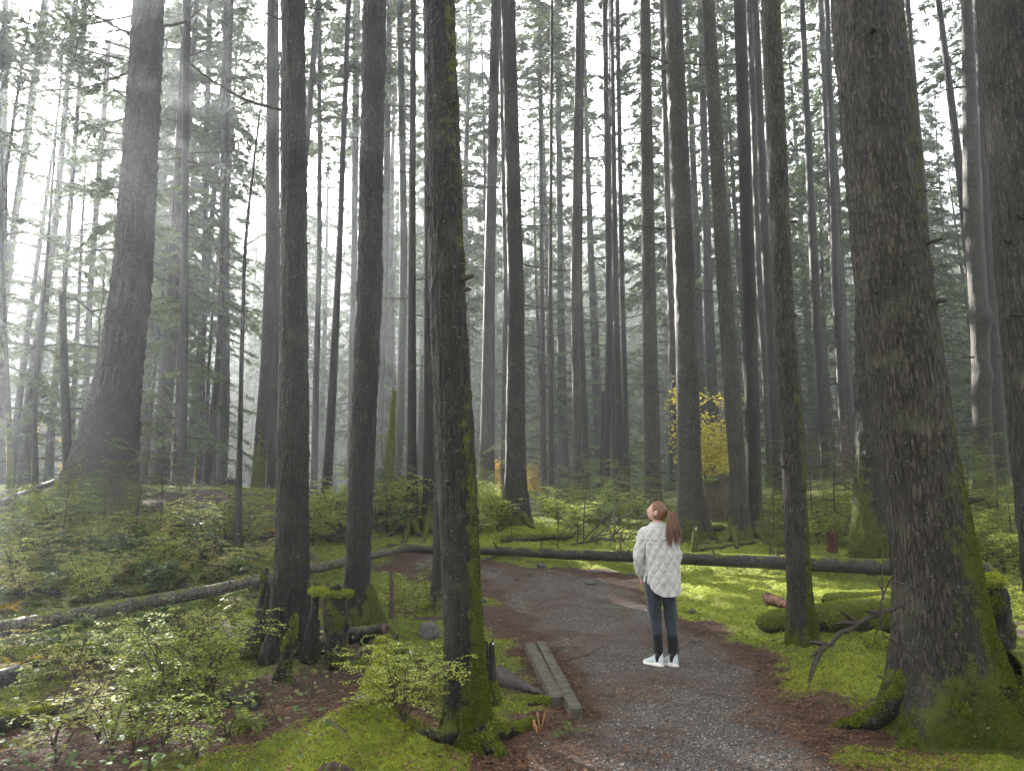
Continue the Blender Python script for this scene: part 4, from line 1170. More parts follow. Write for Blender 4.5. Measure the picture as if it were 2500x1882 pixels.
# caps of moss lying on stumps
def moss_cap(label, px0, px1, py, Y, th, dep, seed, drop=.06, tuft=5000):
    a, b_ = at(px0, py, Y), at(px1, py, Y)
    base = (a + b_) / 2
    L = (b_[0] - a[0]) / 2
    nu, nv = 48, 20
    u, v = np.meshgrid(np.linspace(0, 2 * np.pi, nu, endpoint=False), np.linspace(-np.pi / 2, np.pi / 2, nv))
    d = np.stack([np.cos(v) * np.cos(u), np.cos(v) * np.sin(u), np.sin(v)], -1)
    k = .75 + .6 * (fbm(d * 2.3 + seed, 3) - .2)
    V = d * k[..., None] * np.array([L, dep, th])
    V[..., 2] = np.where(V[..., 2] < 0, V[..., 2] * (1 + drop / th * vnoise(V * 25 + seed)), V[..., 2])
    V = V.reshape(-1, 3)
    i = np.arange(nv - 1)[:, None] * nu; j = np.arange(nu)[None, :]; kk = (j + 1) % nu
    Fc = np.stack([i + j, i + kk, i + nu + kk, i + nu + j], -1).reshape(-1, 4)
    root = empty('moss_cushion', base); tag(root, label, 'moss')
    m = MB(); m.add(V, Fc); m.build('pad', M['moss'], root)
    P, Nn = sample_surface(V, Fc, np.ones(len(Fc)), tuft)
    tufts('blades', P, Nn, root, M['moss_blade'], .025, .006)
moss_cap("bright moss shelf lying on top of the broad mossy slab", 790, 866, 1447, 8.38, .026, .10, 1, tuft=3500)
moss_cap("narrow bright moss strip bridging the stump ring trunk and the broad slab", 752, 806, 1440, 8.5, .025, .09, 2, tuft=2500)
moss_cap("green moss fringe spilling over the old dark stump", 1712, 1770, 1172, 18.4, .055, .24, 3, .10, 1500)
moss_cap("moss top spilling over the stump behind the huge scaly trunk", 2384, 2452, 1416, 8.55, .07, .2, 4, .05, 3500)

# rocks
def rock(label, px, py, w, h, seed, mat='rock', sink=.35, group=None):
    p = g3(px, py)
    nu, nv = 28, 16
    u, v = np.meshgrid(np.linspace(0, 2 * np.pi, nu, endpoint=False), np.linspace(-np.pi / 2, np.pi / 2, nv))
    d = np.stack([np.cos(v) * np.cos(u), np.cos(v) * np.sin(u), np.sin(v)], -1)
    k = .62 + .75 * fbm(d * 1.4 + seed * 2.7, 3) + .12 * fbm(d * 6 + seed, 2)
    V = d * k[..., None] * np.array([w, w * .8, h])
    V[..., 2] += h * (1 - sink) - .01
    i = np.arange(nv - 1)[:, None] * nu; j = np.arange(nu)[None, :]; kk = (j + 1) % nu
    Fc = np.stack([i + j, i + kk, i + nu + kk, i + nu + j], -1).reshape(-1, 4)
    m = MB(); m.add(V.reshape(-1, 3), Fc)
    o = m.build('rock', M[mat]); o.location = p
    o.rotation_euler = (0, 0, seed * 1.3)
    return tag(o, label, 'rock', group)
rock("round tan stone lying on the path left of the near path side trunk", 1027, 1388, .10, .07, 1)
rock("grey boulder tucked left of the near path side trunk among ferns", 1050, 1556, .14, .13, 2)
for i, (px, py, w) in enumerate([(1322, 1386, .09), (1298, 1402, .07), (1456, 1400, .07), (1345, 1399, .06), (1440, 1426, .09), (1540, 1406, .06), (1262, 1415, .05), (1210, 1395, .05), (1180, 1470, .05), (2070, 1300, .13), (1690, 1492, .06)]):
    rock("small grey stone at the mossy edge of the path" if i < 9 else ("grey stone beside the small reddish stump" if i == 9 else "small stone at the edge of the bright moss right of the woman"), px, py, w, w * .55, 10 + i,
         group="stones along the path edge" if i < 9 else None)

# two weathered boards
M['plank'] = mat_flat('weathered_plank', (.032, .027, .021), (.125, .108, .083), 11, .7, .3, .8, 1)
def board(label, quad, Yup, th, seed):
    """quad: far-left, far-right, near-right, near-left corners of the top face"""
    c = [atz(px, py, Yup) for px, py in quad]
    zt = [fgz(p[0], p[1]) + Yup for p in c]
    base = np.array([c[3][0], c[3][1], min(zt) - th])
    far = (c[0] + c[1]) / 2; nearp = (c[2] + c[3]) / 2
    L = np.linalg.norm((far - nearp)[:2]); dirv = norm((far - nearp)[:2])
    w = (np.linalg.norm((c[1] - c[0])[:2] * np.array([1, .3])) + np.linalg.norm((c[2] - c[3])[:2] * np.array([1, .3]))) / 2
    n = 70
    prof = np.array([(-.5, -1), (-.5, -.08), (-.47, 0), (-.25, .0), (0, .0), (.25, 0), (.47, 0), (.5, -.08), (.5, -1), (.25, -1), (0, -1), (-.25, -1)])
    V = []
    for i in range(n):
        t = i / (n - 1)
        p = nearp[:2] + (far - nearp)[:2] * t
        z = (zt[2] + zt[3]) / 2 * (1 - t) + (zt[0] + zt[1]) / 2 * t
        s = np.array([dirv[1], -dirv[0]])
        row = [np.array([p[0] + s[0] * q_[0] * w, p[1] + s[1] * q_[0] * w, z + q_[1] * th]) for q_ in prof]
        V.append(row)
    V = np.array(V)
    V += ((fbm(V * np.array([30, 30, 30]) + seed, 3) - .5) * .014)[..., None]
    V[0] -= np.append(dirv, 0) * (vnoise(V[0] * 40 + seed)[:, None]) * .03
    k_ = len(prof)
    V = (V - base).reshape(-1, 3)
    i = np.arange(n - 1)[:, None] * k_; j = np.arange(k_)[None, :]; kk = (j + 1) % k_
    Fc = np.stack([i + j, i + kk, i + k_ + kk, i + k_ + j], -1).reshape(-1, 4)
    m = MB(); m.add(V, Fc)
    m.add(V[:k_], np.arange(k_)[None, ::-1]); m.add(V[-k_:], np.arange(k_)[None, :])
    o = m.build('board', M['plank'], smooth=False); o.location = base
    tag(o, label, 'board')
board("weathered grey board lying at the path's left edge, the left one of the pair", [(1281, 1569), (1306, 1569), (1376, 1698), (1346, 1700)], .075, .085, 1)
board("weathered grey board lying at the path's left edge, the longer right one of the pair", [(1311, 1567), (1331, 1565), (1421, 1727), (1394, 1729)], .085, .09, 5)

# wedge of dark split wood beside the boards
def wedge(label, pts, Y0, seed, mat='deadwood', name='split_wood', h=.12):
    A = g3(*pts[0]); B = g3(*pts[1])
    n, seg = 30, 14
    P = curve(A + np.array([0, 0, h * .5]), B + np.array([0, 0, .015]), n=n)
    a = np.linspace(0, 2 * np.pi, seg, endpoint=False)
    V = []
    for i in range(n):
        t = i / (n - 1); w = min(.09, h * .6) * (1 - t) ** .7 + .008; hh = h * (1 - t) * .8 + .008
        V.append(P[i] + np.stack([np.cos(a) * w * .35, np.cos(a) * w, np.sin(a) * hh], -1))
    V = np.array(V)
    V += ((fbm(V * np.array([12, 40, 40]) + seed, 4, .65) - .5) * .06)[..., None] * np.array([.2, 1, 1])
    base = A.copy()
    V = (V - base).reshape(-1, 3)
    i = np.arange(n - 1)[:, None] * seg; j = np.arange(seg)[None, :]; kk = (j + 1) % seg
    m = MB(); m.add(V, np.stack([i + j, i + kk, i + seg + kk, i + seg + j], -1).reshape(-1, 4))
    m.add(V[:seg], np.arange(seg)[None, ::-1]); m.add(V[-seg:], np.arange(seg)[None, :])
    o = m.build(name, M[mat]); o.location = base
    tag(o, label, 'wood')
M['orange_wood'] = mat_flat('orange_wood', (.16, .07, .025), (.42, .22, .09), 30, .7, .2, .6, 1)
wedge("dark tapering wedge of split wood between the round stump and the boards", [(1218, 1672), (1326, 1698)], 0, 1, 'darkwood', h=.15)
for i, (a_, b_) in enumerate([((1312, 1748), (1318, 1790)), ((1330, 1752), (1322, 1778)), ((1302, 1770), (1314, 1796))]):
    wedge("orange splinter of broken wood on the litter below the boards", [a_, b_], 0, 7 + i, 'orange_wood', 'wood_splinter', .03)
    bpy.context.scene.collection.objects[-1]["group"] = "orange splinters below the boards"
for a_, b_, lb in (((892, 1560), (880, 1598), "red broken splinter sticking out under the split rotten log"), ((900, 1572), (930, 1592), "second red splinter under the split rotten log"), ((640, 1622), (676, 1600), "red strip of rotten wood at the foot of the stump ring")):
    wedge(lb, [a_, b_], 0, 31, 'redwood', 'wood_splinter', .05)

# upturned root mass on the far rise
def rootmass(label, px, py, Y, w, seed):
    p = at(px, py, Y); p[2] = hgt(p[0], Y)
    root = empty('upturned_roots', p); tag(root, label, 'roots')
    r_ = np.random.default_rng(seed)
    m = MB()
    for k in range(46):
        a = r_.uniform(0, 2 * np.pi)
        d = np.array([np.cos(a) * 1.3, r_.normal(0, .3), abs(np.sin(a)) * .8 + .1]) * r_.uniform(.5, 1.0) * w
        s = np.array([r_.normal(0, .25 * w), 0, .15 * w])
        P = curve(s, s + d, r_.normal(0, .15 * w, 3), 8, .03 * w)
        tube(m, P, np.linspace(.13 * w, .02 * w, 8) * r_.uniform(.5, 1.2), 6)
    m.build('root_tangle', M['darkwood'], root)
    V = None
rootmass("black tangle of upturned roots on the far brown rise", 552, 1218, 22.0, .42, 3)
rootmass("dark low heap of dead wood beneath the shrubs left of the dark trunk", 820, 1312, 15.5, .38, 5)

# ------------------------------------------------------------------ shrubs and saplings
def shrub_mesh(seed, H=1.0, nst=7, nbr=9, leaf=.03, mat='huckle', spread=.6, bl=.38, gap=.024, flat=.35, sparse=0.0, jit=0.0):
    r_ = np.random.default_rng(seed)
    st = MB(); lf = MB()
    LP, LD, LN, LL = [], [], [], []
    for s in range(nst):
        az = r_.uniform(0, 2 * np.pi); h = H * r_.uniform(.6, 1.05); sp = spread * h * r_.uniform(.3, 1.0)
        o = np.array([np.cos(az), np.sin(az), 0])
        t = np.linspace(0, 1, 10)
        P = o * (sp * t ** 1.3)[:, None] + np.array([0, 0, 1.0]) * (h * (t - .12 * t ** 3))[:, None]
        P[1:] += np.cumsum(r_.normal(0, .012 * H, (9, 3)), 0)
        tube(st, P, np.linspace(.008 * H ** .5, .003, 10), 5)
        for b in range(nbr):
            q = r_.uniform(.28, 1.0)
            B = np.array([np.interp(q, t, P[:, k]) for k in range(3)])
            ba = az + r_.normal(0, 1.1)
            L = bl * H * r_.uniform(.5, 1.15) * (1.15 - .5 * q)
            bo = np.array([np.cos(ba), np.sin(ba), 0]); side = np.array([-np.sin(ba), np.cos(ba), 0])
            tt = np.linspace(0, 1, 7)
            Q = B + bo * (L * tt)[:, None] + np.array([0, 0, 1.0]) * (L * (r_.uniform(.1, .45) * tt - r_.uniform(.1, .4) * tt ** 2))[:, None] + side * (r_.normal(0, .15) * L * tt ** 2)[:, None]
            tube(st, Q, np.linspace(.0032, .0012, 7), 3, cap=False)
            subs = [(Q, L)]
            for k in range(r_.integers(2, 5)):     # side sprays
                f_ = r_.uniform(.2, .85); C = np.array([np.interp(f_, tt, Q[:, c]) for c in range(3)])
                sd = r_.choice([-1, 1]); l2 = L * r_.uniform(.25, .55)
                D = norm(bo * .7 + side * sd * .8 + np.array([0, 0, r_.normal(0, .12)]))
                S_ = C + D * (l2 * tt)[:, None] - np.array([0, 0, 1.0]) * (.12 * l2 * tt ** 2)[:, None]
                tube(st, S_, np.linspace(.002, .001, 7), 3, cap=False)
                subs.append((S_, l2))
            for (S_, l2) in subs:
                n = max(2, int(l2 / gap))
                f_ = (np.arange(n) + r_.random(n) * .6) / n * .92 + .08
                keep = r_.random(n) > sparse
                f_ = f_[keep]; n = len(f_)
                if n == 0: continue
                C = np.stack([np.interp(f_, tt, S_[:, c]) for c in range(3)], -1)
                dv = norm(S_[-1] - S_[0]); sv = norm(np.cross(dv, [0, 0, 1.0]))
                sg = np.where(np.arange(n) % 2, 1, -1)[:, None]
                if jit: C = C + r_.normal(0, jit, C.shape)
                LP.append(C); LD.append(norm(dv * .6 + sv * sg * .9 + r_.normal(0, .18, (n, 3))))
                LN.append(norm(np.array([0, 0, 1.0]) + r_.normal(0, flat, (n, 3))))
                LL.append(leaf * r_.uniform(.6, 1.2, n))
    P, D, N, L = np.concatenate(LP), np.concatenate(LD), np.concatenate(LN), np.concatenate(LL)
    leaves(lf, P, D, N, L, L * .58, six=True, fold=.10)
    return st.mesh('stem', M['stalk']), lf.mesh('foliage', M[mat], smooth=False)

def sapling_mesh(seed, H=1.6, nb=26, dens=300, mat='needles_green', leaf=(.03, .06), wid=(.008, .016)):
    r_ = np.random.default_rng(seed)
    st = MB(); lf = MB()
    t = np.linspace(0, 1, 12)
    P = np.stack([.10 * H * t ** 2 * np.cos(seed), .10 * H * t ** 2 * np.sin(seed), H * t], -1)
    tube(st, P, np.linspace(.011 * H, .003, 12), 6)
    for i in range(nb):
        q = r_.uniform(.08, .98); L = H * (.55 * (1 - q) ** .6 + .08) * r_.uniform(.6, 1.1)
        az = r_.uniform(0, 2 * np.pi); o = np.array([np.cos(az), np.sin(az), 0]); l = np.array([-np.sin(az), np.cos(az), 0])
        B = np.array([np.interp(q, t, P[:, c]) for c in range(3)])
        s = np.linspace(0, 1, 7)
        Q = B + o * (L * s)[:, None] + np.array([0, 0, 1.0]) * (L * (.25 * s - .45 * s ** 2))[:, None]
        tube(st, Q, np.linspace(.006, .0015, 7), 4, cap=False)
        nt = max(5, int(L * 22)); tw = np.linspace(.1, .97, nt); sd = np.where(np.arange(nt) % 2, 1, -1)
        tl = (.05 + .38 * L * (1 - tw)) * r_.uniform(.7, 1.1, nt)
        n = int(dens * L); pk = r_.integers(0, nt, n); u = r_.random(n)
        C = np.stack([np.interp(tw[pk], s, Q[:, c]) for c in range(3)], -1)
        td = norm(o * .7 + l * sd[pk][:, None] * .75 + np.array([0, 0, -.1]))
        pp = C + td * (tl[pk] * u)[:, None] - np.array([0, 0, 1.0]) * (.2 * tl[pk] * u ** 2)[:, None]
        pd = norm(np.cross(td, [0, 0, 1.0])); sg = np.where(r_.random(n) < .5, 1, -1)[:, None]
        D = norm(td * .6 + pd * sg * .7 + r_.normal(0, .12, (n, 3)))
        leaves(lf, pp, D, norm(np.array([0, 0, 1.0]) + r_.normal(0, .3, (n, 3))), r_.uniform(*leaf, n), r_.uniform(*wid, n))
    return st.mesh('stem', M['stalk']), lf.mesh('foliage', M[mat], smooth=False)

def fern_mesh(seed, L=.6, nf=9, mat='fern'):
    r_ = np.random.default_rng(seed)
    st = MB(); lf = MB()
    for k in range(nf):
        az = k / nf * 2 * np.pi + r_.normal(0, .3); o = np.array([np.cos(az), np.sin(az), 0]); sd = np.array([-np.sin(az), np.cos(az), 0])
        ln = L * r_.uniform(.7, 1.1); s = np.linspace(0, 1, 10)
        rise = r_.uniform(.7, 1.1)
        Q = o * (ln * s * .8)[:, None] + np.array([0, 0, 1.0]) * (ln * (rise * s - .75 * s ** 2))[:, None]
        tube(st, Q, np.linspace(.004, .001, 10), 3, cap=False)
        n = 26; f_ = np.repeat(np.linspace(.12, .98, n), 2); sg = np.tile([1, -1], n)[:, None]
        C = np.stack([np.interp(f_, s, Q[:, c]) for c in range(3)], -1)
        tv = norm(np.stack([np.interp(f_, s, np.gradient(Q[:, c])) for c in range(3)], -1))
        w = ln * .22 * np.sin(np.pi * np.clip(f_ * .9 + .1, 0, 1)) ** .8 + .01
        leaves(lf, C, norm(sd * sg + tv * .35 + r_.normal(0, .06, (2 * n, 3)) + np.array([0, 0, -.12])), np.cross(tv, sd) * -1, w, np.full(2 * n, ln * .035))
    return st.mesh('stem', M['stalk']), lf.mesh('foliage', M[mat], smooth=False)

def plant_proto(name, meshes, cat):
    r = empty(name, (0, 0, 0)); r["category"] = cat
    child('stem', meshes[0], r); child('foliage', meshes[1], r)
    return r
PROTO = {}
def plant(kind, p, label, rz=0, sc=1.0, group=None, sz=None):
    name, cat, key = kind
    ch = PROTO[key]
    r = empty(name, p, rz)
    r.scale = (sc, sc, sz or sc)
    child('stem', ch[0], r); child('foliage', ch[1], r)
    return tag(r, label, cat, group)

for i in range(4):
    PROTO['h%d' % i] = shrub_mesh(400 + i, 1.0, 9, 10, .050, 'huckle', spread=.75, gap=.030)
    PROTO['p%d' % i] = shrub_mesh(420 + i, .8, 9, 9, .054, 'huckle_pale', spread=.8, gap=.032)
    PROTO['s%d' % i] = sapling_mesh(440 + i)
for i in range(3):
    PROTO['n%d' % i] = shrub_mesh(460 + i, .9, 9, 13, .036, 'huckle', spread=.85, gap=.021, bl=.44, sparse=.1, flat=.28)
    PROTO['t%d' % i] = shrub_mesh(470 + i, .55, 4, 7, .042, 'huckle_pale' if i == 1 else 'huckle', spread=.6, gap=.027, sparse=.15, flat=.25)
    PROTO['f%d' % i] = fern_mesh(480 + i)
    PROTO['b%d' % i] = shrub_mesh(490 + i, .45, 5, 6, .085, 'salal', spread=1.0, gap=.06, bl=.6, flat=.5)
PROTO['maple'] = shrub_mesh(500, 4.2, 8, 17, .125, 'maple_yellow', spread=.26, bl=.22, gap=.05, flat=1.2, jit=.13)
PROTO['gold'] = shrub_mesh(501, 4.5, 7, 12, .24, 'gold', spread=.35, bl=.25, gap=.11, flat=1.2, jit=.2)
PROTO['goldfern'] = fern_mesh(502, .35, 5, 'gold')
HK = lambda i: ('huckleberry_shrub', 'shrub', 'h%d' % i)
PK = lambda i: ('huckleberry_shrub', 'shrub', 'p%d' % i)
NK = lambda i: ('huckleberry_shrub', 'shrub', 'n%d' % i)
TK = lambda i: ('shrub_sprig', 'shrub', 't%d' % i)
SK = lambda i: ('young_hemlock', 'sapling', 's%d' % i)
BK = lambda i: ('salal_plant', 'plant', 'b%d' % i)
FK = lambda i: ('fern', 'fern', 'f%d' % i)

def scatter(kindf, nk, poly, count, label, group, sc=(.8, 1.2), seed=0, mind=.3, avoid_path=True):
    """plants inside a polygon of the photograph, standing on the ground"""
    r_ = np.random.default_rng(seed)
    poly = np.array(poly, float)
    got, tries, pts = 0, 0, []
    lo, hi = poly.min(0), poly.max(0)
    while got < count and tries < count * 40:
        tries += 1
        x, y = r_.uniform(lo[0], hi[0]), r_.uniform(lo[1], hi[1])
        ins = False
        for a, b in zip(poly, np.roll(poly, -1, 0)):
            if (a[1] > y) != (b[1] > y) and x < (b[0] - a[0]) * (y - a[1]) / (b[1] - a[1]) + a[0]:
                ins = not ins
        if not ins: continue
        p = g3(x, y, -.02)
        if avoid_path and zone_at(ZP, p[:1], p[1:2])[0] > .05: continue
        if any((p[0] - a[0]) ** 2 + (p[1] - a[1]) ** 2 < mind ** 2 for a in pts): continue
        pts.append(p)
        plant(kindf(int(r_.integers(0, nk))), p, label, r_.uniform(0, 6.28), r_.uniform(*sc), group)
        got += 1

# single plants
plant(NK(0), g3(410, 1738, -.02), "large bright leafy shrub in front of the pale slanting log", .6, .98)
plant(NK(1), g3(500, 1700, -.02), "bright shrub right beside the large leafy one, its sprays reaching to the stump ring", 2.2, .95)
plant(NK(2), g3(330, 1660, -.02), "bright shrub behind the large leafy one, touching the pale slanting log", 4.0, .55)
plant(TK(1), g3(135, 1870, -.02), "small pale leaved sprig on a thin stem in the bottom left corner", .5, 1.25)
plant(TK(0), g3(330, 1830, -.02), "low pale sprig between the large leafy shrub and the bottom edge", 1.5, .8)
plant(TK(1), g3(240, 1800, -.02), "low pale sprig right of the dark mossy corner log", 3.1, .75)
plant(TK(2), g3(480, 1850, -.02), "small sprig in the mossy litter below the large leafy shrub", 4.4, .75)
plant(NK(1), g3(985, 1770, -.02), "bright leafy shrub against the left of the near path side trunk", 1.2, .62)
plant(HK(2), g3(1010, 1700, -.02), "taller green shrub behind the leafy shrub at the near path side trunk", 2.4, .62)
plant(TK(2), g3(760, 1590, -.02), "little green sprig growing between the stump shards", 1.0, .55)
plant(TK(0), g3(830, 1625, -.02), "little sprig in front of the broad mossy slab", 2.0, .4)
plant(FK(0), g3(1000, 1620, -.02), "green fern left of the near path side trunk", .3, .9)
plant(FK(1), g3(1040, 1660, -.02), "fern tight against the near path side trunk", 1.3, .8)
plant(FK(2), g3(950, 1600, -.02), "fern in front of the moss draped stump", 2.6, .6)
plant(FK(1), g3(255, 1745, -.02), "low fern left of the large leafy shrub", 2.1, .6)
plant(('fern', 'fern', 'goldfern'), g3(35, 1640, .05), "small golden yellow fern at the left edge above the sawn log end", .2, 1.1)
plant(('fern', 'fern', 'goldfern'), g3(10, 1500, .05), "withered pale fern at the left edge above the pale slanting log", .9, 1.2)
plant(('fern', 'fern', 'goldfern'), g3(640, 1310, .05), "orange yellow fern in front of the dark trunk left of the stump ring", .9, 1.6)
plant(('vine_maple', 'tree', 'maple'), at(1738, 1215, 21.5) * [1, 1, 0] + [0, 0, hgt(at(1738, 1215, 21.5)[0], 21.5)], "yellow leaved vine maple glowing behind the old dark stump", 0, .88)
for px, Y, lb in ((466, 40, "golden leaved bush glowing right of the thin straight dark trunk"), (30, 34, "golden leaved bush low at the left edge"), (190, 38, "golden leaved bush behind the broken topped dark snag"), (255, 36, "golden leaved bush just left of the massive swollen trunk"),
                  (1310, 40, "golden leaved bush low in the central mist left of the thin pole trunk"), (1235, 38, "golden leaved bush beside the stout dark trunk")):
    p = at(px, 1200, Y); p[2] = hgt(p[0], Y)
    plant(('vine_maple', 'tree', 'gold'), p, lb, px, .75 if px < 1000 else .5)
# saplings with drooping sprays
for px, py, i, sc, lb in ((1248, 1322, 0, .5, "tiny hemlock among the mossy sticks"), (1425, 1320, 1, 1.05, "mossy stemmed young hemlock in the tangle of dead branches"), (1510, 1290, 2, 1.0, "young hemlock left of the woman's head"),
                      (1590, 1280, 3, 1.2, "young hemlock with pale sprays at the dark trunk by the woman's head"), (2370, 1330, 0, 1.25, "broad young hemlock right of the huge scaly trunk"), (2440, 1290, 1, 1.5, "tall young hemlock near the pale scaly edge trunk"),
                      (2480, 1400, 2, 1.0, "young hemlock at the right edge behind the mossy topped stump"), (2040, 1290, 3, 1.3, "young hemlock between the slender and the huge scaly trunks"), (1985, 1300, 0, 1.2, "young hemlock right of the slender path side trunk"),
                      (1890, 1290, 1, 1.2, "young hemlock left of the slender path side trunk"), (1880, 1350, 2, .7, "low young hemlock at the wet log left of the slender path side trunk"), (2045, 1400, 3, .55, "small bright hemlock in front of the long wet log"),
                      (880, 1290, 0, 1.4, "young hemlock behind the right end of the pale slanting log"), (945, 1300, 1, 1.3, "young hemlock left of the thin rooted trunk"), (1225, 1265, 2, 1.3, "young hemlock left of the stout dark trunk"),
                      (250, 1330, 3, 1.2, "drooping young hemlock at the foot of the massive swollen trunk"), (330, 1310, 2, 1.0, "young hemlock right of the massive swollen trunk's foot"), (150, 1345, 1, .9, "young hemlock on the slope below the massive swollen trunk")):
    plant(SK(i), g3(px, py, -.03), lb, px * .7, sc)
# masses of shrubs
scatter(HK, 4, [(0, 1235), (110, 1245), (200, 1290), (640, 1280), (640, 1340), (0, 1350)], 24, "yellow green huckleberry shrub on the far part of the left slope", "shrubs on the far left slope", (.45, .95), 1, .45)
scatter(PK, 4, [(0, 1330), (640, 1320), (640, 1400), (300, 1460), (0, 1500)], 28, "pale yellow leaved shrub on the left slope behind the slanting log", "pale shrubs behind the slanting log", (.35, .8), 2, .4)
scatter(HK, 4, [(0, 1340), (650, 1320), (640, 1410), (300, 1470), (0, 1510)], 15, "green shrub among the pale ones behind the slanting log", "green shrubs behind the slanting log", (.5, .85), 22, .3)
scatter(HK, 4, [(755, 1265), (840, 1265), (840, 1330), (755, 1340)], 12, "huckleberry shrub between the two big dark left trunks", "shrubs between the dark trunks", (.7, 1.0), 3, .3)
scatter(HK, 4, [(905, 1255), (1050, 1260), (1060, 1290), (910, 1312)], 14, "bright shrub behind the thin rooted trunks", "shrubs around the rooted trunks", (.8, 1.3), 4, .4)
scatter(HK, 4, [(1170, 1235), (1225, 1240), (1225, 1300), (1170, 1305)], 9, "lush green shrub between the near trunk and the stout dark one", "shrubs beside the stout dark trunk", (.8, 1.2), 5, .4)
scatter(HK, 4, [(1300, 1245), (1560, 1245), (1560, 1285), (1300, 1290)], 18, "low bright shrub at the feet of the central trunks", "shrubs at the central trunks", (.5, .95), 6, .5)
scatter(HK, 4, [(1850, 1255), (2090, 1245), (2090, 1330), (1860, 1330)], 20, "twiggy green shrub between the slender and huge trunks", "shrubs between the right trunks", (.5, .95), 7, .4)
scatter(HK, 4, [(2340, 1270), (2500, 1250), (2560, 1420), (2400, 1400)], 22, "bright green shrub right of the huge scaly trunk", "shrubs right of the huge trunk", (.6, 1.0), 8, .3)
scatter(NK, 3, [(2480, 1400), (2600, 1400), (2640, 1560), (2490, 1560)], 6, "leafy shrub at the right edge in front of the edge trunk", "shrubs at the right edge", (.5, .7), 9, .25)
scatter(TK, 3, [(0, 1480), (560, 1440), (600, 1500), (520, 1640), (0, 1600)], 24, "leafy sprig on the slope below the slanting log", "sprigs below the slanting log", (.4, .7), 10, .25)
scatter(TK, 3, [(930, 1420), (1050, 1400), (1060, 1560), (960, 1540)], 9, "leafy sprig in the moss left of the near trunk", "sprigs left of the near trunk", (.6, 1.0), 11, .2)
scatter(FK, 3, [(0, 1320), (640, 1290), (640, 1420), (0, 1500)], 30, "fern among the shrubs on the left slope", "ferns on the left slope", (.7, 1.2), 12, .5)

scatter(BK, 3, [(0, 1330), (640, 1300), (640, 1420), (0, 1500)], 26, "broad leaved dark green plant low among the shrubs of the left slope", "broad leaved plants on the left slope", (.7, 1.3), 13, .35)
scatter(BK, 3, [(0, 1540), (420, 1500), (480, 1600), (200, 1640), (0, 1620)], 14, "broad leaved green plant just below the slanting log", "broad leaved plants below the slanting log", (.5, .9), 14, .25)
scatter(TK, 3, [(0, 1580), (560, 1560), (600, 1700), (560, 1860), (0, 1860)], 26, "leafy sprig in the litter and moss at the bottom left", "sprigs at the bottom left", (.45, .95), 17, .2)
scatter(FK, 3, [(0, 1560), (560, 1540), (640, 1860), (0, 1860)], 14, "small fern in the litter and moss at the bottom left", "ferns at the bottom left", (.35, .7), 18, .3)
scatter(SK, 4, [(0, 1250), (640, 1270), (640, 1400), (0, 1420)], 12, "low feathery young hemlock among the shrubs of the left slope", "young hemlocks on the left slope", (.4, .8), 19, .6)
scatter(FK, 3, [(1700, 1290), (2080, 1290), (2080, 1340), (1700, 1340)], 10, "fern in the moss behind the long wet log", "ferns behind the wet log", (.6, 1.0), 15, .4)
scatter(SK, 4, [(1100, 1250), (1560, 1240), (1560, 1275), (1180, 1290)], 9, "small young hemlock at the feet of the central trunks", "small hemlocks at the central trunks", (.5, 1.1), 16, .6)
# bare brown twiggy saplings
def twiggy(seed, H=2.0, n=40, mat='twig'):
    r_ = np.random.default_rng(seed)
    m = MB()
    t = np.linspace(0, 1, 10)
    P = np.stack([.15 * H * t ** 2 * r_.normal(), .1 * H * t ** 2 * r_.normal(), H * t], -1)
    tube(m, P, np.linspace(.012, .003, 10), 5)
    for i in range(n):
        q = r_.uniform(.1, 1); B = np.array([np.interp(q, t, P[:, c]) for c in range(3)])
        a = r_.uniform(0, 6.28); L = H * .42 * (1.1 - q) * r_.uniform(.5, 1.2)
        d = np.array([np.cos(a), np.sin(a), r_.uniform(-.3, .5)])
        Q = curve(B, B + d * L, (0, 0, -.08 * L), 6, .01)
        tube(m, Q, np.linspace(.006, .002, 6), 3, cap=False)
        for k in range(5):
            i2 = r_.integers(1, 6); d2 = norm(d + r_.normal(0, .7, 3)); l2 = L * r_.uniform(.15, .45)
            tube(m, np.stack([Q[i2], Q[i2] + d2 * l2]), [.003, .0015], 3, cap=False)
    return m.mesh('bare_shrub', M[mat], smooth=False)
M['redtwig'] = mat_flat('reddish_twigs', (.05, .03, .02), (.13, .085, .06), 20)
TW = [twiggy(600 + i, mat='redtwig' if i < 2 else 'twig') for i in range(3)]
def put_twiggy(px, py, Y, label, sc, k, group=None):
    p = g3(px, py, -.02) if Y is None else at(px, py, Y)
    if Y is not None: p[2] = hgt(p[0], Y)
    o = bpy.data.objects.new('bare_shrub', TW[k]); COL.objects.link(o)
    o.location = p; o.rotation_euler = (0, 0, px); o.scale = (sc, sc, sc)
    tag(o, label, 'shrub', group)
put_twiggy(330, 1290, None, "bare reddish twiggy shrub in front of the massive swollen trunk", 1.0, 0)
put_twiggy(285, 1300, None, "bare twiggy shrub at the left of the reddish one by the massive swollen trunk", .8, 1)
put_twiggy(388, 1346, None, "thin dark bare sapling standing in the left shrubs", 1.1, 2)
put_twiggy(1185, 1240, None, "bare brown twig bush between the near trunk and the stout dark one", .8, 1)
rr = np.random.default_rng(44)
for k in range(16):
    put_twiggy(rr.uniform(1955, 2110), 1200, rr.uniform(19, 30), "bare brown twiggy shrub in the misty thicket left of the huge scaly trunk", rr.uniform(.7, 1.3), int(rr.integers(0, 3)), "bare shrubs in the right thicket")
for k in range(10):
    put_twiggy(rr.uniform(1330, 1560), 1215, rr.uniform(24, 32), "bare thin shrub in the mist at the central trunks", rr.uniform(.7, 1.2), int(rr.integers(0, 3)), "bare shrubs at the central trunks")

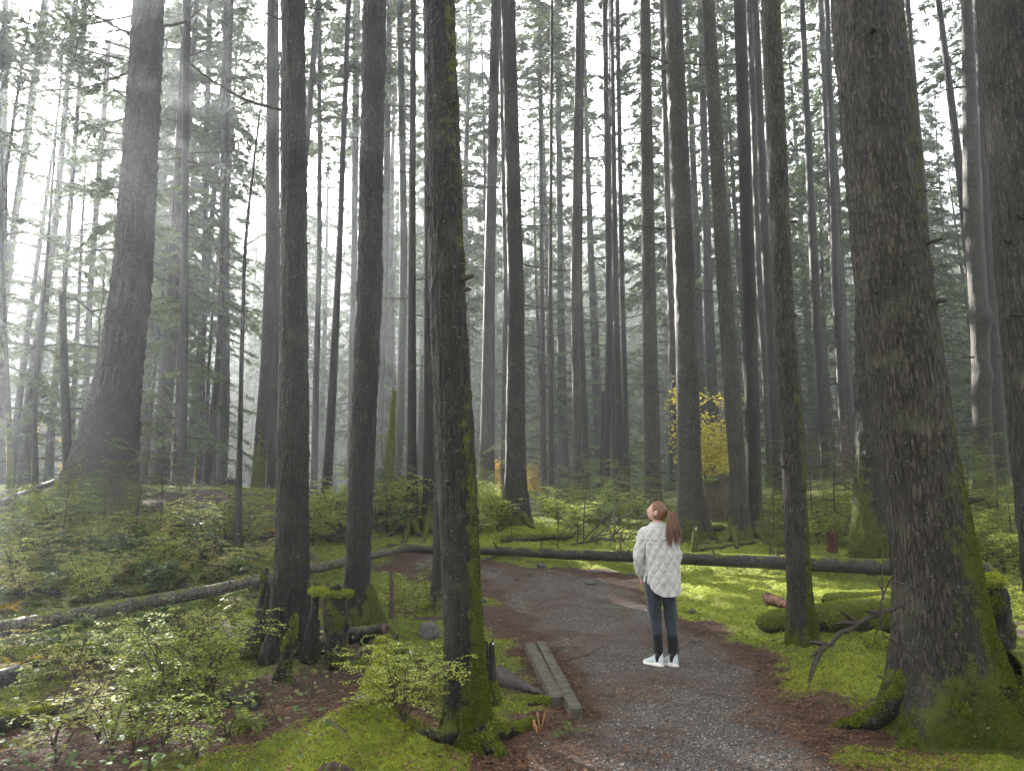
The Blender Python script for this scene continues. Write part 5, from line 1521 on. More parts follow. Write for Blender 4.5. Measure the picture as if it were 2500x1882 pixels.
# tangle of fallen branches left of the woman, and loose sticks
def stick(label, pts, r0, r1, up=.02, twigs=3, seed=0, mat='twig', name='fallen_branch', group=None):
    r_ = np.random.default_rng(seed)
    P = np.array([g3(px, py, u) for px, py, u in pts])
    t = np.linspace(0, 1, len(P)); tt = np.linspace(0, 1, 16)
    Q = np.stack([np.interp(tt, t, P[:, k]) for k in range(3)], -1)
    for _ in range(2): Q[1:-1] = (Q[:-2] + 2 * Q[1:-1] + Q[2:]) / 4
    base = Q[0].copy(); Q = Q - base
    m = MB(); tube(m, Q, np.linspace(r0, r1, 16), 6)
    for k in range(twigs):
        i = r_.integers(3, 15); d = norm(norm(Q[i] - Q[i - 1]) * .8 + r_.normal(0, .5, 3)); L = r_.uniform(.15, .5)
        tube(m, np.stack([Q[i], Q[i] + d * L * .6, Q[i] + d * L - np.array([0, 0, .05])]), [r1 + .003, r1 + .001, .0015], 4)
    o = m.build(name, M[mat]); o.location = base
    tag(o, label, 'branch', group)
stick("arched bare branch curving up toward the woman's face", [(1418, 1330, .02), (1470, 1330, .45), (1520, 1325, .78), (1560, 1325, .86), (1590, 1325, .72)], .02, .008, seed=1)
stick("second bare branch slanting up below the arched one", [(1440, 1328, .02), (1500, 1322, .38), (1560, 1318, .62)], .018, .006, seed=2, twigs=5)
stick("dark forked stick leaning in the branch tangle", [(1490, 1338, .0), (1500, 1335, .3), (1512, 1330, .55)], .014, .006, seed=3, twigs=4)
stick("long dead branch lying flat in the branch tangle", [(1395, 1335, .05), (1480, 1330, .10), (1590, 1322, .06)], .02, .01, seed=4, twigs=8)
rr = np.random.default_rng(45)
for k in range(16):
    x, y = rr.uniform(1330, 1600), rr.uniform(1296, 1338)
    stick("thin dead branch in the tangle left of the woman", [(x, y, .02), (x + rr.uniform(-40, 60), y + rr.uniform(-4, 4), rr.uniform(.05, .5)), (x + rr.uniform(-90, 120), y + rr.uniform(-6, 6), rr.uniform(.02, .5))], .012, .004, seed=100 + k, twigs=4, group="dead branches in the tangle")
for k in range(26):
    x, y = rr.choice([rr.uniform(1100, 1450), rr.uniform(1750, 2150), rr.uniform(550, 1050), rr.uniform(0, 500)]), rr.uniform(1560, 1870)
    stick("small dead stick lying on the forest floor", [(x, y, .012), (x + rr.uniform(-30, 30), y + rr.uniform(-8, 8), .02), (x + rr.uniform(-70, 70), y + rr.uniform(-14, 14), .012)], .006, .003, seed=200 + k, twigs=1, name='twig', group="sticks on the forest floor", mat='deadwood')
for k in range(14):
    x, y = rr.uniform(1640, 2000), rr.uniform(1470, 1580)
    stick("little twig on the litter between the path and the bright moss", [(x, y, .012), (x + rr.uniform(-50, 50), y + rr.uniform(-10, 10), .015)], .006, .003, seed=300 + k, twigs=1, name='twig', group="twigs beside the path", mat='deadwood')
# stick root on the far edge of the path, and fallen fir sprig
stick("crooked pale root lying across the path's upper end", [(1176, 1375, .03), (1215, 1362, .05), (1290, 1358, .03)], .03, .015, seed=9, mat='deadwood')
sp = fern_mesh(700, .22, 3, 'needles_green')
o = empty('fir_sprig', g3(1395, 1800, .02), 2.0); tag(o, "fallen green fir sprig on the litter near the bottom edge", "sprig")
child('stem', sp[0], o); child('foliage', sp[1], o)

# ------------------------------------------------------------------ farther forest
def far_proto(seed, H, r0, crown_low):
    r_ = np.random.default_rng(seed)
    m = MB(); n = 26
    z = np.linspace(-.6, H, n)
    P = np.stack([.10 * np.sin(z * .15 + seed), .10 * np.cos(z * .13 + seed), z], -1)
    rad = r0 * (1 - np.clip(z, 0, H) / H * .93) * (1 + .5 * np.exp(-np.maximum(z, 0) / .5))
    tube(m, P, rad, 12, moss=0.0)
    return m.mesh('trunk', M['bark_far'])
FAR = [(far_proto(800 + i, 31, .2 + .04 * i, 10), FARC[i], 10 + i) for i in range(4)]
def far_tree(x, y, k, s, rz, label, group, cz=None):
    t, c, z = FAR[k]
    r = empty('conifer_tree', (x, y, hgt(x, y)), rz)
    r.scale = (s, s, s)
    r.rotation_euler = (random.uniform(-.02, .02), random.uniform(-.025, .025), rz)
    tag(r, label, 'tree', group)
    child('trunk', t, r)
    co = child('crown', c, r); co.location = (0, 0, cz or z)
    co.scale = (1, 1, (31 - (cz or z)) / 17)
rr = np.random.default_rng(77)
placed = [tuple(v[1][:2]) for v in TREES.values()]
cnt = 0; tries = 0
while cnt < 185 and tries < 9000:
    tries += 1
    Y = rr.uniform(34, 112) ** 1.0
    u = rr.uniform(-.86, .86)
    x = Y * u
    if any((x - a) ** 2 + (Y - b_) ** 2 < 4.5 for a, b_ in placed): continue
    # the stand is thinner towards the sun, which lets the light in
    if Y < 95 and abs(.847 * x + .532 * Y + 1.6) < 2.2: continue
    if Y < 85 and abs(.847 * x + .532 * Y - 9.9) < 1.6: continue
    if Y < 80 and abs(x + .60 * Y - 2) < 11 and rr.random() < .6: continue
    placed.append((x, Y))
    far_tree(x, Y, int(rr.integers(0, 4)), rr.uniform(.8, 1.15), rr.uniform(0, 6.28), "misty conifer far back in the forest, one of the pale thin trunks" if Y > 60 else "grey conifer behind the nearer trunks, added to keep sun off the path",
             "far conifers in the mist" if Y > 60 else "conifers behind the nearer trunks", cz=rr.uniform(6, 12) if Y > 45 else None)
    cnt += 1
for (x, Y) in ((-15.6, 35.1), (-17.5, 39.5), (-19.8, 42.4), (-22.0, 46.2), (-24.1, 49.5), (-18.0, 36.5), (-15.4, 37.6), (-20.7, 46.1), (-13.9, 31.6), (-19.2, 39.9), (-26.7, 51.7)):  # extra trees set towards the sun to block its streaks on the path
    far_tree(x, Y, 1, 1.0, x, "grey conifer behind the nearer trunks, added to keep sun off the path", "conifers behind the nearer trunks", cz=8)
# young understorey trees with low feathery branches
def ym(i):
    m = MB(); z = np.linspace(-.3, 10.5, 16)
    tube(m, np.stack([.12 * np.sin(z * .3 + i), .12 * np.cos(z * .25), z], -1), np.linspace(.10, .015, 16), 8, moss=0.0)
    return m.mesh('trunk', M['bark_far'])
YT = [ym(i) for i in range(3)]
def young_tree(px, Y, s, k, label, group=None, low=1.2):
    p = at(px, 1200, Y); p[2] = hgt(p[0], Y)
    r = empty('young_hemlock', p, px); r.scale = (s, s, s)
    tag(r, label, 'tree', group)
    child('trunk', YT[k], r)
    c = child('crown', YOUNG[k], r); c.location = (0, 0, low)
for px, Y, s, k, lb in ((-60, 19, 1.2, 0, "feathery young hemlock at the left edge behind the bowed trunk"), (40, 24, 1.3, 1, "feathery young hemlock near the left edge behind the leaning thin trunk"), (150, 28, 1.3, 2, "feathery young hemlock behind the broken dark snag"),
                        (245, 21, 1.25, 0, "dense young hemlock with layered sprays just left of the massive swollen trunk"), (360, 30, 1.2, 1, "young hemlock showing right of the massive swollen trunk"),
                        (415, 20, .9, 2, "feathery young hemlock around the thin straight dark trunk"), (500, 34, 1.2, 0, "hazed young hemlock behind the slender dead tree"),
                        (1960, 33, 1.1, 1, "hazed young hemlock in the right thicket"), (2330, 30, 1.2, 2, "young hemlock with fine sprays right of the huge scaly trunk"), (1800, 36, 1.1, 0, "hazed young hemlock behind the twin trunks")):
    young_tree(px, Y, s, k, lb)
rr = np.random.default_rng(78)
for k in range(75):
    Y = rr.uniform(38, 100)
    young_tree(rr.uniform(-100, 2600), Y, rr.uniform(1.1, 2.1), int(rr.integers(0, 3)), "misty young hemlock between the far trunks", "young hemlocks in the mist", low=.8)
# the forest's far edge: reads as one mass
m = MB(); rr = np.random.default_rng(79)
for k in range(760):
    Y = rr.uniform(112, 215) if k < 400 else rr.uniform(180, 238); x = Y * rr.uniform(-.85, .85); z = hgt(x, Y); H = rr.uniform(22, 36)
    tube(m, np.array([[x, Y, z - 1], [x + rr.normal(0, .3), Y, z + H * .5], [x + rr.normal(0, .5), Y, z + H]]), [.35, .25, .03], 6)
    n = 850 if k < 400 else 560
    t = rr.random(n) ** .9; rad = 3.4 * (1 - t) ** .8 + .3; a = rr.uniform(0, 6.28, n); q_ = rad * rr.random(n) ** .5
    P = np.stack([x + np.cos(a) * q_, Y + np.sin(a) * q_, z + H * (.03 + .97 * t)], -1)
    leaves(m, P, np.stack([np.cos(a), np.sin(a), np.full(n, -.5)], -1) + rr.normal(0, .3, (n, 3)), rr.normal(0, .4, (n, 3)) + np.array([0, 0, 1.0]), rr.uniform(.45, 1.0, n) * (1 if k < 400 else 1.3), rr.uniform(.18, .40, n) * (1 if k < 400 else 1.3), 1)
tag(m.build('far_woods', [M['bark_far'], M['needles']], smooth=False), "distant woods behind all other trees", "woods", kind='stuff')

# ------------------------------------------------------------------ ground cover
def scatter_xy(n, x0, x1, y0, y1, wf, r_):
    """random ground points, denser close by, kept with probability wf(zones)"""
    y = 1 / r_.uniform(1 / y1, 1 / y0, n)
    x = r_.uniform(x0, x1, n) * y
    return x, y
rr = np.random.default_rng(90)
def cover_normals(x, y):
    e = .03
    dx = (fine_height(x + e, y) - fine_height(x - e, y)) / (2 * e); dy = (fine_height(x, y + e) - fine_height(x, y - e)) / (2 * e)
    return norm(np.stack([-dx, -dy, np.ones_like(x)], -1))
x, y = scatter_xy(420000, -.80, .80, 4.4, 24, None, rr)
mo, pa = zone_at(ZM, x, y), zone_at(ZP, x, y)
keep = rr.random(len(x)) < sstep(.3, .8, mo) * (1 - pa)
x, y = x[keep], y[keep]
P = np.stack([x, y, fine_height(x, y)], -1); N = cover_normals(x, y)
n = len(x)
D = norm(N * .8 + rr.normal(0, .8, (n, 3))); S = norm(np.cross(D, rr.normal(0, 1, (n, 3))))
L = (.006 + .0013 * y) * rr.uniform(.5, 1.5, n); w = (.002 + .0008 * y) * rr.uniform(.7, 1.3, n)
V = np.stack([P - S * w[:, None] - N * .004, P + S * w[:, None] - N * .004, P + D * L[:, None]], 1).reshape(-1, 3)
m = MB(); m.add(V, np.arange(3 * n).reshape(n, 3))
tag(m.build('moss', M['moss_blade'], smooth=False), "bright green moss carpeting the forest floor", "moss", kind='stuff')
# low glossy leaves on the left slope and elsewhere off the path
x, y = scatter_xy(60000, -.80, .75, 4.6, 22, None, rr)
pa, li = zone_at(ZP, x, y), zone_at(ZL, x, y)
pn = n2(x, y, .8, 3, 11.0)
lw = sstep(.05, .25, -x / y - .06) * sstep(.42, .6, pn + .06) * (.22 + .78 * sstep(6.0, 8.0, y)) + .06 * sstep(.5, .65, pn)
keep = rr.random(len(x)) < lw * (1 - li) * (1 - pa) * .55
x, y = x[keep], y[keep]; n = len(x)
hh = rr.uniform(.03, .22, n)
P = np.stack([x, y, fine_height(x, y) + hh], -1)
a = rr.uniform(0, 6.28, n)
leaves_m = MB()
L = rr.uniform(.03, .075, n)
leaves(leaves_m, P, np.stack([np.cos(a), np.sin(a), rr.normal(-.05, .25, n)], -1), norm(np.array([0, 0, 1.0]) + rr.normal(0, .35, (n, 3))), L, L * .62, six=True, fold=.08)
tag(leaves_m.build('ground_leaves', M['salal'], smooth=False), "low glossy green leaves covering the slope", "ground cover", kind='stuff')
# needles, bark flakes and leaves littering the path and the brown ground
M['litter'] = mat_leaf('fallen_litter', [(.1, (.030, .018, .012)), (.4, (.085, .046, .027)), (.65, (.19, .095, .048)), (.85, (.29, .165, .08)), (.98, (.42, .33, .20))], .05, .7, 2.0, .2)
x, y = scatter_xy(300000, -.75, .75, 4.4, 14, None, rr)
li, pa, sd = zone_at(ZL, x, y), zone_at(ZP, x, y), zone_at(SD, x, y)
pn = n2(x, y, 1.1, 4, 21.0)
keep = rr.random(len(x)) < np.clip(li * (1 - pa) * .9 + pa * (.05 + .75 * sstep(.48, .64, pn + .16 * (1 - sstep(.1, .7, sd)))), 0, 1) * (1 - .5 * zone_at(ZM, x, y)) + .09 * (n2(x, y, 2.4, 3, 31.0) > .5)
x, y = x[keep], y[keep]; n = len(x)
P = np.stack([x, y, fine_height(x, y) + .007], -1)
a = rr.uniform(0, 6.28, n); L = rr.uniform(.014, .045, n); w = np.where(rr.random(n) < .6, rr.uniform(.003, .006, n), rr.uniform(.009, .020, n))
lm_ = MB()
leaves(lm_, P, np.stack([np.cos(a), np.sin(a), rr.normal(0, .15, n)], -1), norm(np.array([0, 0, 1.0]) + rr.normal(0, .3, (n, 3))), L, w)
tag(lm_.build('leaf_litter', M['litter'], smooth=False), "rust brown needles and bark flakes littering the ground", "litter", kind='stuff')
# loose stones of the gravel
def mat_pebble():
    n = NT('gravel_stone')
    g = n.node('ShaderNodeNewGeometry')
    c = n.ramp(g.outputs['Random Per Island'], [(0, (.025, .023, .022)), (.5, (.07, .064, .06)), (.85, (.13, .122, .114)), (1, (.36, .345, .32))])
    return n.done(n.principled(c, .5, .4).outputs[0])
M['pebble'] = mat_pebble()
x, y = scatter_xy(62000, -.30, .50, 4.4, 15, None, rr)
pa, sd = zone_at(ZP, x, y), zone_at(SD, x, y)
keep = rr.random(len(x)) < sstep(.5, .95, pa) * (.35 + .65 * sstep(.1, .6, sd))
x, y = x[keep], y[keep]; n = len(x)
s = rr.uniform(.003, .0085, n) * np.where(rr.random(n) < .03, 1.9, 1)
oc = np.array([[1, 0, 0], [0, 1, 0], [-1, 0, 0], [0, -1, 0], [0, 0, .7], [0, 0, -.7]])
of = np.array([[0, 1, 4], [1, 2, 4], [2, 3, 4], [3, 0, 4], [1, 0, 5], [2, 1, 5], [3, 2, 5], [0, 3, 5]])
a = rr.uniform(0, 6.28, n); ca, sa = np.cos(a), np.sin(a)
V = oc[None] * s[:, None, None] * rr.uniform(.6, 1.3, (n, 6, 1))
V = np.stack([V[..., 0] * ca[:, None] - V[..., 1] * sa[:, None], V[..., 0] * sa[:, None] + V[..., 1] * ca[:, None], V[..., 2]], -1)
V = V + np.stack([x, y, fine_height(x, y) + .006], -1)[:, None]
m = MB(); m.add(V.reshape(-1, 3), (np.arange(n)[:, None, None] * 6 + of[None]).reshape(-1, 3))
tag(m.build('gravel', M['pebble'], smooth=False), "loose grey stones of the gravel path", "gravel", kind='stuff')

# ------------------------------------------------------------------ the woman
def closed_tube(mb, P, rad, seg=14, mat=0, squash=None):
    """capsule-like closed tapered tube through P"""
    P = np.asarray(P, float); rad = np.asarray(rad, float)
    t = np.linspace(0, 1, len(P)); n = max(10, len(P) * 5); tt = np.linspace(0, 1, n)
    Q = np.stack([np.interp(tt, t, P[:, k]) for k in range(3)], -1); r = np.interp(tt, t, rad)
    if len(P) > 2:
        for _ in range(3):
            Q[1:-1] = (Q[:-2] + 2 * Q[1:-1] + Q[2:]) / 4
    d0, d1 = norm(Q[0] - Q[1]), norm(Q[-1] - Q[-2])
    ks = np.array([.98, .8, .45])
    Q = np.vstack([[Q[0] + d0 * r[0] * k for k in ks], Q, [Q[-1] + d1 * r[-1] * k for k in ks[::-1]]])
    r = np.concatenate([r[0] * np.sqrt(1 - ks ** 2), r, r[-1] * np.sqrt(1 - ks[::-1] ** 2)])
    tube(mb, Q, r, seg, mat)

def ellipsoid(mb, c, ax, rad, nu=32, nv=20, fn=None):
    u, v = np.meshgrid(np.linspace(0, 2 * np.pi, nu, endpoint=False), np.linspace(-np.pi / 2 + .02, np.pi / 2 - .02, nv))
    d = np.stack([np.cos(v) * np.cos(u), np.cos(v) * np.sin(u), np.sin(v)], -1)
    L = d * np.array(rad)
    if fn is not None: L = L * fn(d)[..., None]
    V = np.asarray(c) + L[..., 0:1] * ax[0] + L[..., 1:2] * ax[1] + L[..., 2:3] * ax[2]
    V = V.reshape(-1, 3)
    i = np.arange(nv - 1)[:, None] * nu; j = np.arange(nu)[None, :]; k = (j + 1) % nu
    mb.add(V, np.stack([i + j, i + k, i + nu + k, i + nu + j], -1).reshape(-1, 4))
    mb.add(V[:nu], np.arange(nu)[None, ::-1]); mb.add(V[-nu:], np.arange(nu)[None, :])

wp = g3(1624, 1624); 
hc = np.array([-.040, .0, 1.578])
fd = norm(np.array([-.86, .36, .28])); rt = norm(np.cross(fd, [0, 0, 1.0])); hu = np.cross(rt, fd)
HAX = (fd, rt, hu)          # face forward, her right, up along the head
def g_(d, v, w): 
    v = norm(np.array(v, float)); return np.exp(-((d - v) ** 2).sum(-1) / (w * w))
def head_fn(d):
    f = 1 + .21 * g_(d, (1, 0, -.10), .17) + .07 * g_(d, (1, 0, .10), .13) + .16 * g_(d, (.80, 0, -.75), .28) + .08 * g_(d, (.95, 0, -.42), .13) + .05 * g_(d, (.95, 0, -.30), .08)
    f = f - .07 * (g_(d, (.93, .34, .08), .17) + g_(d, (.93, -.34, .08), .17)) + .05 * (g_(d, (.93, .33, .07), .09) + g_(d, (.93, -.33, .07), .09)) - .03 * g_(d, (.97, 0, -.36), .06)
    f = f + .03 * (g_(d, (.9, .3, .28), .18) + g_(d, (.9, -.3, .28), .18)) + .03 * (g_(d, (.8, .5, -.2), .25) + g_(d, (.8, -.5, -.2), .25))
    return f
bm_ = MB()
ellipsoid(bm_, hc, HAX, (.092, .074, .106), 56, 40, head_fn)
for s in (1, -1):
    ec = hc + rt * (.074 * s) - hu * .012 - fd * .008
    ellipsoid(bm_, ec, (fd, rt, hu), (.017, .009, .030), 14, 10)
closed_tube(bm_, [(-.035, .012, 1.36), (-.038, .008, 1.45), hc - hu * .045 - fd * .015], [.058, .052, .056], 20)
closed_tube(bm_, [(-.012, .02, .90), (-.02, .02, 1.0), (-.025, .02, 1.15), (-.03, .018, 1.30), (-.032, .014, 1.37)], [.125, .112, .112, .118, .075], 20)
AN = {-1: np.array([-.064, .0, .085]), 1: np.array([.083, -.012, .085])}
KN = {-1: np.array([-.078, .018, .46]), 1: np.array([.080, .01, .46])}
HP = {-1: np.array([-.092, .015, .86]), 1: np.array([.060, .015, .86])}
SH = {-1: np.array([-.180, .012, 1.345]), 1: np.array([.120, .012, 1.345])}
EL = {-1: np.array([-.252, -.004, 1.09]), 1: np.array([.160, .035, 1.09])}
WR = {-1: np.array([-.205, .115, .885]), 1: np.array([.120, .125, .885])}
YAW = R(36)
FDv = np.array([-math.sin(YAW), math.cos(YAW), 0])
for s in (-1, 1):
    closed_tube(bm_, [HP[s], (HP[s] + KN[s]) / 2, KN[s]], [.078, .058, .042], 16)
    closed_tube(bm_, [KN[s], KN[s] * .6 + AN[s] * .4 + [0, -.006, 0], AN[s]], [.041, .034, .029], 16)
    closed_tube(bm_, [AN[s] - FDv * .025 + [0, 0, -.04], AN[s] + FDv * .07 + [0, 0, -.045], AN[s] + FDv * .145 + [0, 0, -.055]], [.032, .034, .022], 14)
    closed_tube(bm_, [SH[s] + [.05 * -s, 0, .012], SH[s], (SH[s] + EL[s]) / 2, EL[s]], [.055, .052, .042, .036], 14)
    closed_tube(bm_, [EL[s], (EL[s] + WR[s]) / 2, WR[s]], [.036, .034, .024], 14)
    hd = norm(np.array([.10 * -s, .45, -.85])); hs = norm(np.array([0, 1.0, .5])); hs = norm(hs - hd * np.dot(hs, hd)); hn = np.cross(hd, hs)
    for w_ in (-.026, -.009, .009, .026):      # the palm, four slender rays side by side
        closed_tube(bm_, [WR[s] + hd * .01 + hs * w_ * .6, WR[s] + hd * .05 + hs * w_, WR[s] + hd * .085 + hs * w_], [.014, .0145, .011], 10)
    nin = np.array([-s, 0, 0.0]) * 1.0
    for w_, ln in ((.030, .066), (.010, .076), (-.011, .071), (-.030, .054)):
        b0 = WR[s] + hd * .085 + hs * w_
        closed_tube(bm_, [b0, b0 + hd * ln * .45 + nin * .006, b0 + hd * ln * .75 + nin * .017, b0 + hd * ln * .92 + nin * .032], [.0092, .0085, .0078, .0068], 8)
    b0 = WR[s] + hd * .025 + hs * .028
    closed_tube(bm_, [b0, b0 + hs * .026 + hd * .022 + nin * .008, b0 + hs * .034 + hd * .050 + nin * .016], [.013, .0105, .0085], 8)
me0 = bm_.mesh('person', M['skin'])
tmp = bpy.data.objects.new('person', me0); COL.objects.link(tmp)
md = tmp.modifiers.new('r', 'REMESH'); md.mode = 'VOXEL'; md.voxel_size = .0048
ms_ = tmp.modifiers.new('s', 'SMOOTH'); ms_.iterations = 3; ms_.factor = .5
bpy.context.view_layer.update()
dg = bpy.context.evaluated_depsgraph_get()
me1 = bpy.data.meshes.new_from_object(tmp.evaluated_get(dg))
bpy.data.objects.remove(tmp)
me1.name = 'person'
me1.polygons.foreach_set("use_smooth", np.ones(len(me1.polygons), dtype=bool))
person = bpy.data.objects.new('person', me1); COL.objects.link(person)
person.location = wp
if not me1.materials: me1.materials.append(M['skin'])
tag(person, "woman in white quilted jacket standing on the path with her back turned, looking up", "person")

def fabric(name, c, rough=.8, sheen=.2, bump=.15, sc=220):
    n = NT(name); v = n.coords((1, 1, 1)); a = n.noise(v, sc, 3, .6); b = n.noise(v, 14, 3, .6)
    col = n.mix(n.math('MULTIPLY', b, .5), tuple(x * 1.12 for x in c), tuple(x * .82 for x in c))
    return n.done(n.principled(col, rough, .25, n.bump(a, bump, .002), sheen).outputs[0])
M['jacket'] = fabric('quilted_fabric', (.47, .452, .43), .7)
M['trousers'] = fabric('navy_stretch', (.022, .030, .040), .6)
M['cuff'] = fabric('black_knit', (.006, .007, .009), .85)
M['knit'] = fabric('pale_knit', (.50, .55, .55), .8)
M['sole'] = fabric('cream_foam', (.80, .76, .66), .6)
def mat_hair():
    n = NT('auburn_hair'); v = n.coords((1, 1, .12))
    g = n.node('ShaderNodeNewGeometry')
    f = n.math('ADD', n.math('MULTIPLY', n.noise(v, 90, 3, .6), .6), n.math('MULTIPLY', g.outputs['Random Per Island'], .45))
    c = n.ramp(f, [(.2, (.050, .020, .011)), (.5, (.135, .056, .028)), (.85, (.27, .13, .065))])
    return n.done(n.principled(c, .42, .5, n.bump(n.noise(v, 160, 2), .4, .002)).outputs[0])
M['hair'] = mat_hair()

# jacket: one quilted shell with sleeves and collar
jm = MB()
nu, nv = 200, 190
prof = np.array([  # z, cx, rx, ry
    (1.470, -.040, .066, .066), (1.455, -.040, .074, .072), (1.440, -.040, .094, .080), (1.415, -.036, .130, .092), (1.385, -.032, .163, .103), (1.34, -.028, .182, .116),
    (1.27, -.020, .186, .128), (1.15, -.006, .184, .138), (1.0, .002, .187, .142), (.88, .004, .191, .144), (.78, .004, .194, .145), (.70, .004, .193, .145)])[::-1]
th = np.linspace(-np.pi, np.pi, nu, endpoint=False)
tv = np.linspace(0, 1, nv)
TH, TV = np.meshgrid(th, tv)
side = np.abs(np.sin(TH)) ** 3
zh = .705 + .125 * side * np.where(TH < 0, 1.15, .75) + .02 * (1 - np.cos(TH)) * .5
Z = 1.472 + (zh - 1.472) * TV
cx = np.interp(Z, prof[:, 0], prof[:, 1]); rx = np.interp(Z, prof[:, 0], prof[:, 2]); ry = np.interp(Z, prof[:, 0], prof[:, 3])
u_ = TH * .175
pz = np.where(Z > 1.268, Z * 1.25, Z)
a_ = u_ / .092 + pz / .142; b_ = u_ / .092 - pz / .142
puff = np.abs(np.sin(np.pi * a_) * np.sin(np.pi * b_) + 1e-5) ** .42 * .016
puff = np.where(Z > 1.405, .008, puff)
seam = -.006 * np.exp(-((Z - 1.268) / .006) ** 2) - .006 * np.exp(-((Z - 1.408) / .006) ** 2)
wr = (fbm(np.stack([np.cos(TH) * 3, np.sin(TH) * 3, Z * 9], -1), 4, .6) - .5) * .034 * sstep(1.44, 1.36, Z)
wr2 = (fbm(np.stack([np.cos(TH) * 14, np.sin(TH) * 14, Z * 40], -1), 2) - .5) * .007
fold = .008 * np.sin(TH * 5 + Z * 6) * sstep(1.1, .75, Z)
off = puff + seam + wr + wr2 + fold - .012
se = 1.0 / (np.abs(np.sin(TH)) ** 2.5 + np.abs(np.cos(TH)) ** 2.5) ** (1 / 2.5)
X = (rx * se + off) * np.sin(TH); Yv = -(ry * se + off) * np.cos(TH)
yw = R(13)
V = np.stack([cx + X * math.cos(yw) - Yv * math.sin(yw) * 1.0, .015 + X * math.sin(yw) + Yv * math.cos(yw), Z], -1)
V[..., 0] = cx + X * math.cos(yw) - Yv * math.sin(yw)
inner = V.copy(); inner[..., 0] = cx + (V[..., 0] - cx) * .93; inner[..., 1] = .015 + (V[..., 1] - .015) * .91
VV = np.vstack([V.reshape(-1, 3), inner.reshape(-1, 3)])
i = np.arange(nv - 1)[:, None] * nu; j = np.arange(nu)[None, :]; k = (j + 1) % nu
f1 = np.stack([i + j, i + nu + j, i + nu + k, i + k], -1).reshape(-1, 4)
f2 = f1[:, ::-1] + nu * nv
jl = np.arange(nu); kl = (jl + 1) % nu
e = (nv - 1) * nu
f3 = np.stack([e + jl, e + nu * nv + jl, e + nu * nv + kl, e + kl], -1)
f4 = np.stack([jl, kl, nu * nv + kl, nu * nv + jl], -1)
jm.add(VV, np.vstack([f1, f2, f3, f4]))
for s in (-1, 1):
    P = np.array([SH[s] + [-.055 * s, .0, .015], SH[s] + [.004 * s, 0, .0], SH[s] * .55 + EL[s] * .45, EL[s], EL[s] * .5 + WR[s] * .5, WR[s] + [0, -.012, .01]])
    rad = np.array([.073, .070, .060, .055, .050, .042])
    t = np.linspace(0, 1, len(P)); n = 110; tt = np.linspace(0, 1, n)
    Q = np.stack([np.interp(tt, t, P[:, c]) for c in range(3)], -1); rr_ = np.interp(tt, t, rad)
    for _ in range(12):
        Q[1:-1] = (Q[:-2] + 2 * Q[1:-1] + Q[2:]) / 4
    rr_[-8:] *= np.array([1, 1, .97, .90, .86, .86, .86, .86])
    T_, S_, U_ = frames(Q)
    sg = 60; A = np.linspace(0, 2 * np.pi, sg, endpoint=False)
    d = np.cos(A)[None, :, None] * S_[:, None] + np.sin(A)[None, :, None] * U_[:, None]
    sv = np.repeat(tt[:, None], sg, 1) * .55; au = np.repeat(A[None], n, 0) * .065
    pa_ = au / .085 + sv / .12; pb_ = au / .085 - sv / .12
    o_ = np.sqrt(np.abs(np.sin(np.pi * pa_) * np.sin(np.pi * pb_)) + 1e-4) * .010 * (tt[:, None] < .93)
    o_ = o_ + (fbm(Q[:, None] * 14 + d * .8 + s, 4, .6) - .5) * .034 * np.sin(np.pi * np.clip(tt, 0.02, 1))[:, None] ** .5
    V = Q[:, None] + d * (rr_[:, None] + o_ - .004)[..., None]
    Vi = Q[:, None] + d * (rr_[:, None] * .82)[..., None]
    i = np.arange(n - 1)[:, None] * sg; j = np.arange(sg)[None, :]; k = (j + 1) % sg
    g1 = np.stack([i + j, i + k, i + sg + k, i + sg + j], -1).reshape(-1, 4)
    e = (n - 1) * sg; jl = np.arange(sg); kl = (jl + 1) % sg
    g3_ = np.stack([e + jl, e + kl, n * sg + e + kl, n * sg + e + jl], -1)
    jm.add(np.vstack([V.reshape(-1, 3), Vi.reshape(-1, 3)]), np.vstack([g1, g1[:, ::-1] + n * sg, g3_]))
jm.build('jacket', M['jacket'], person)

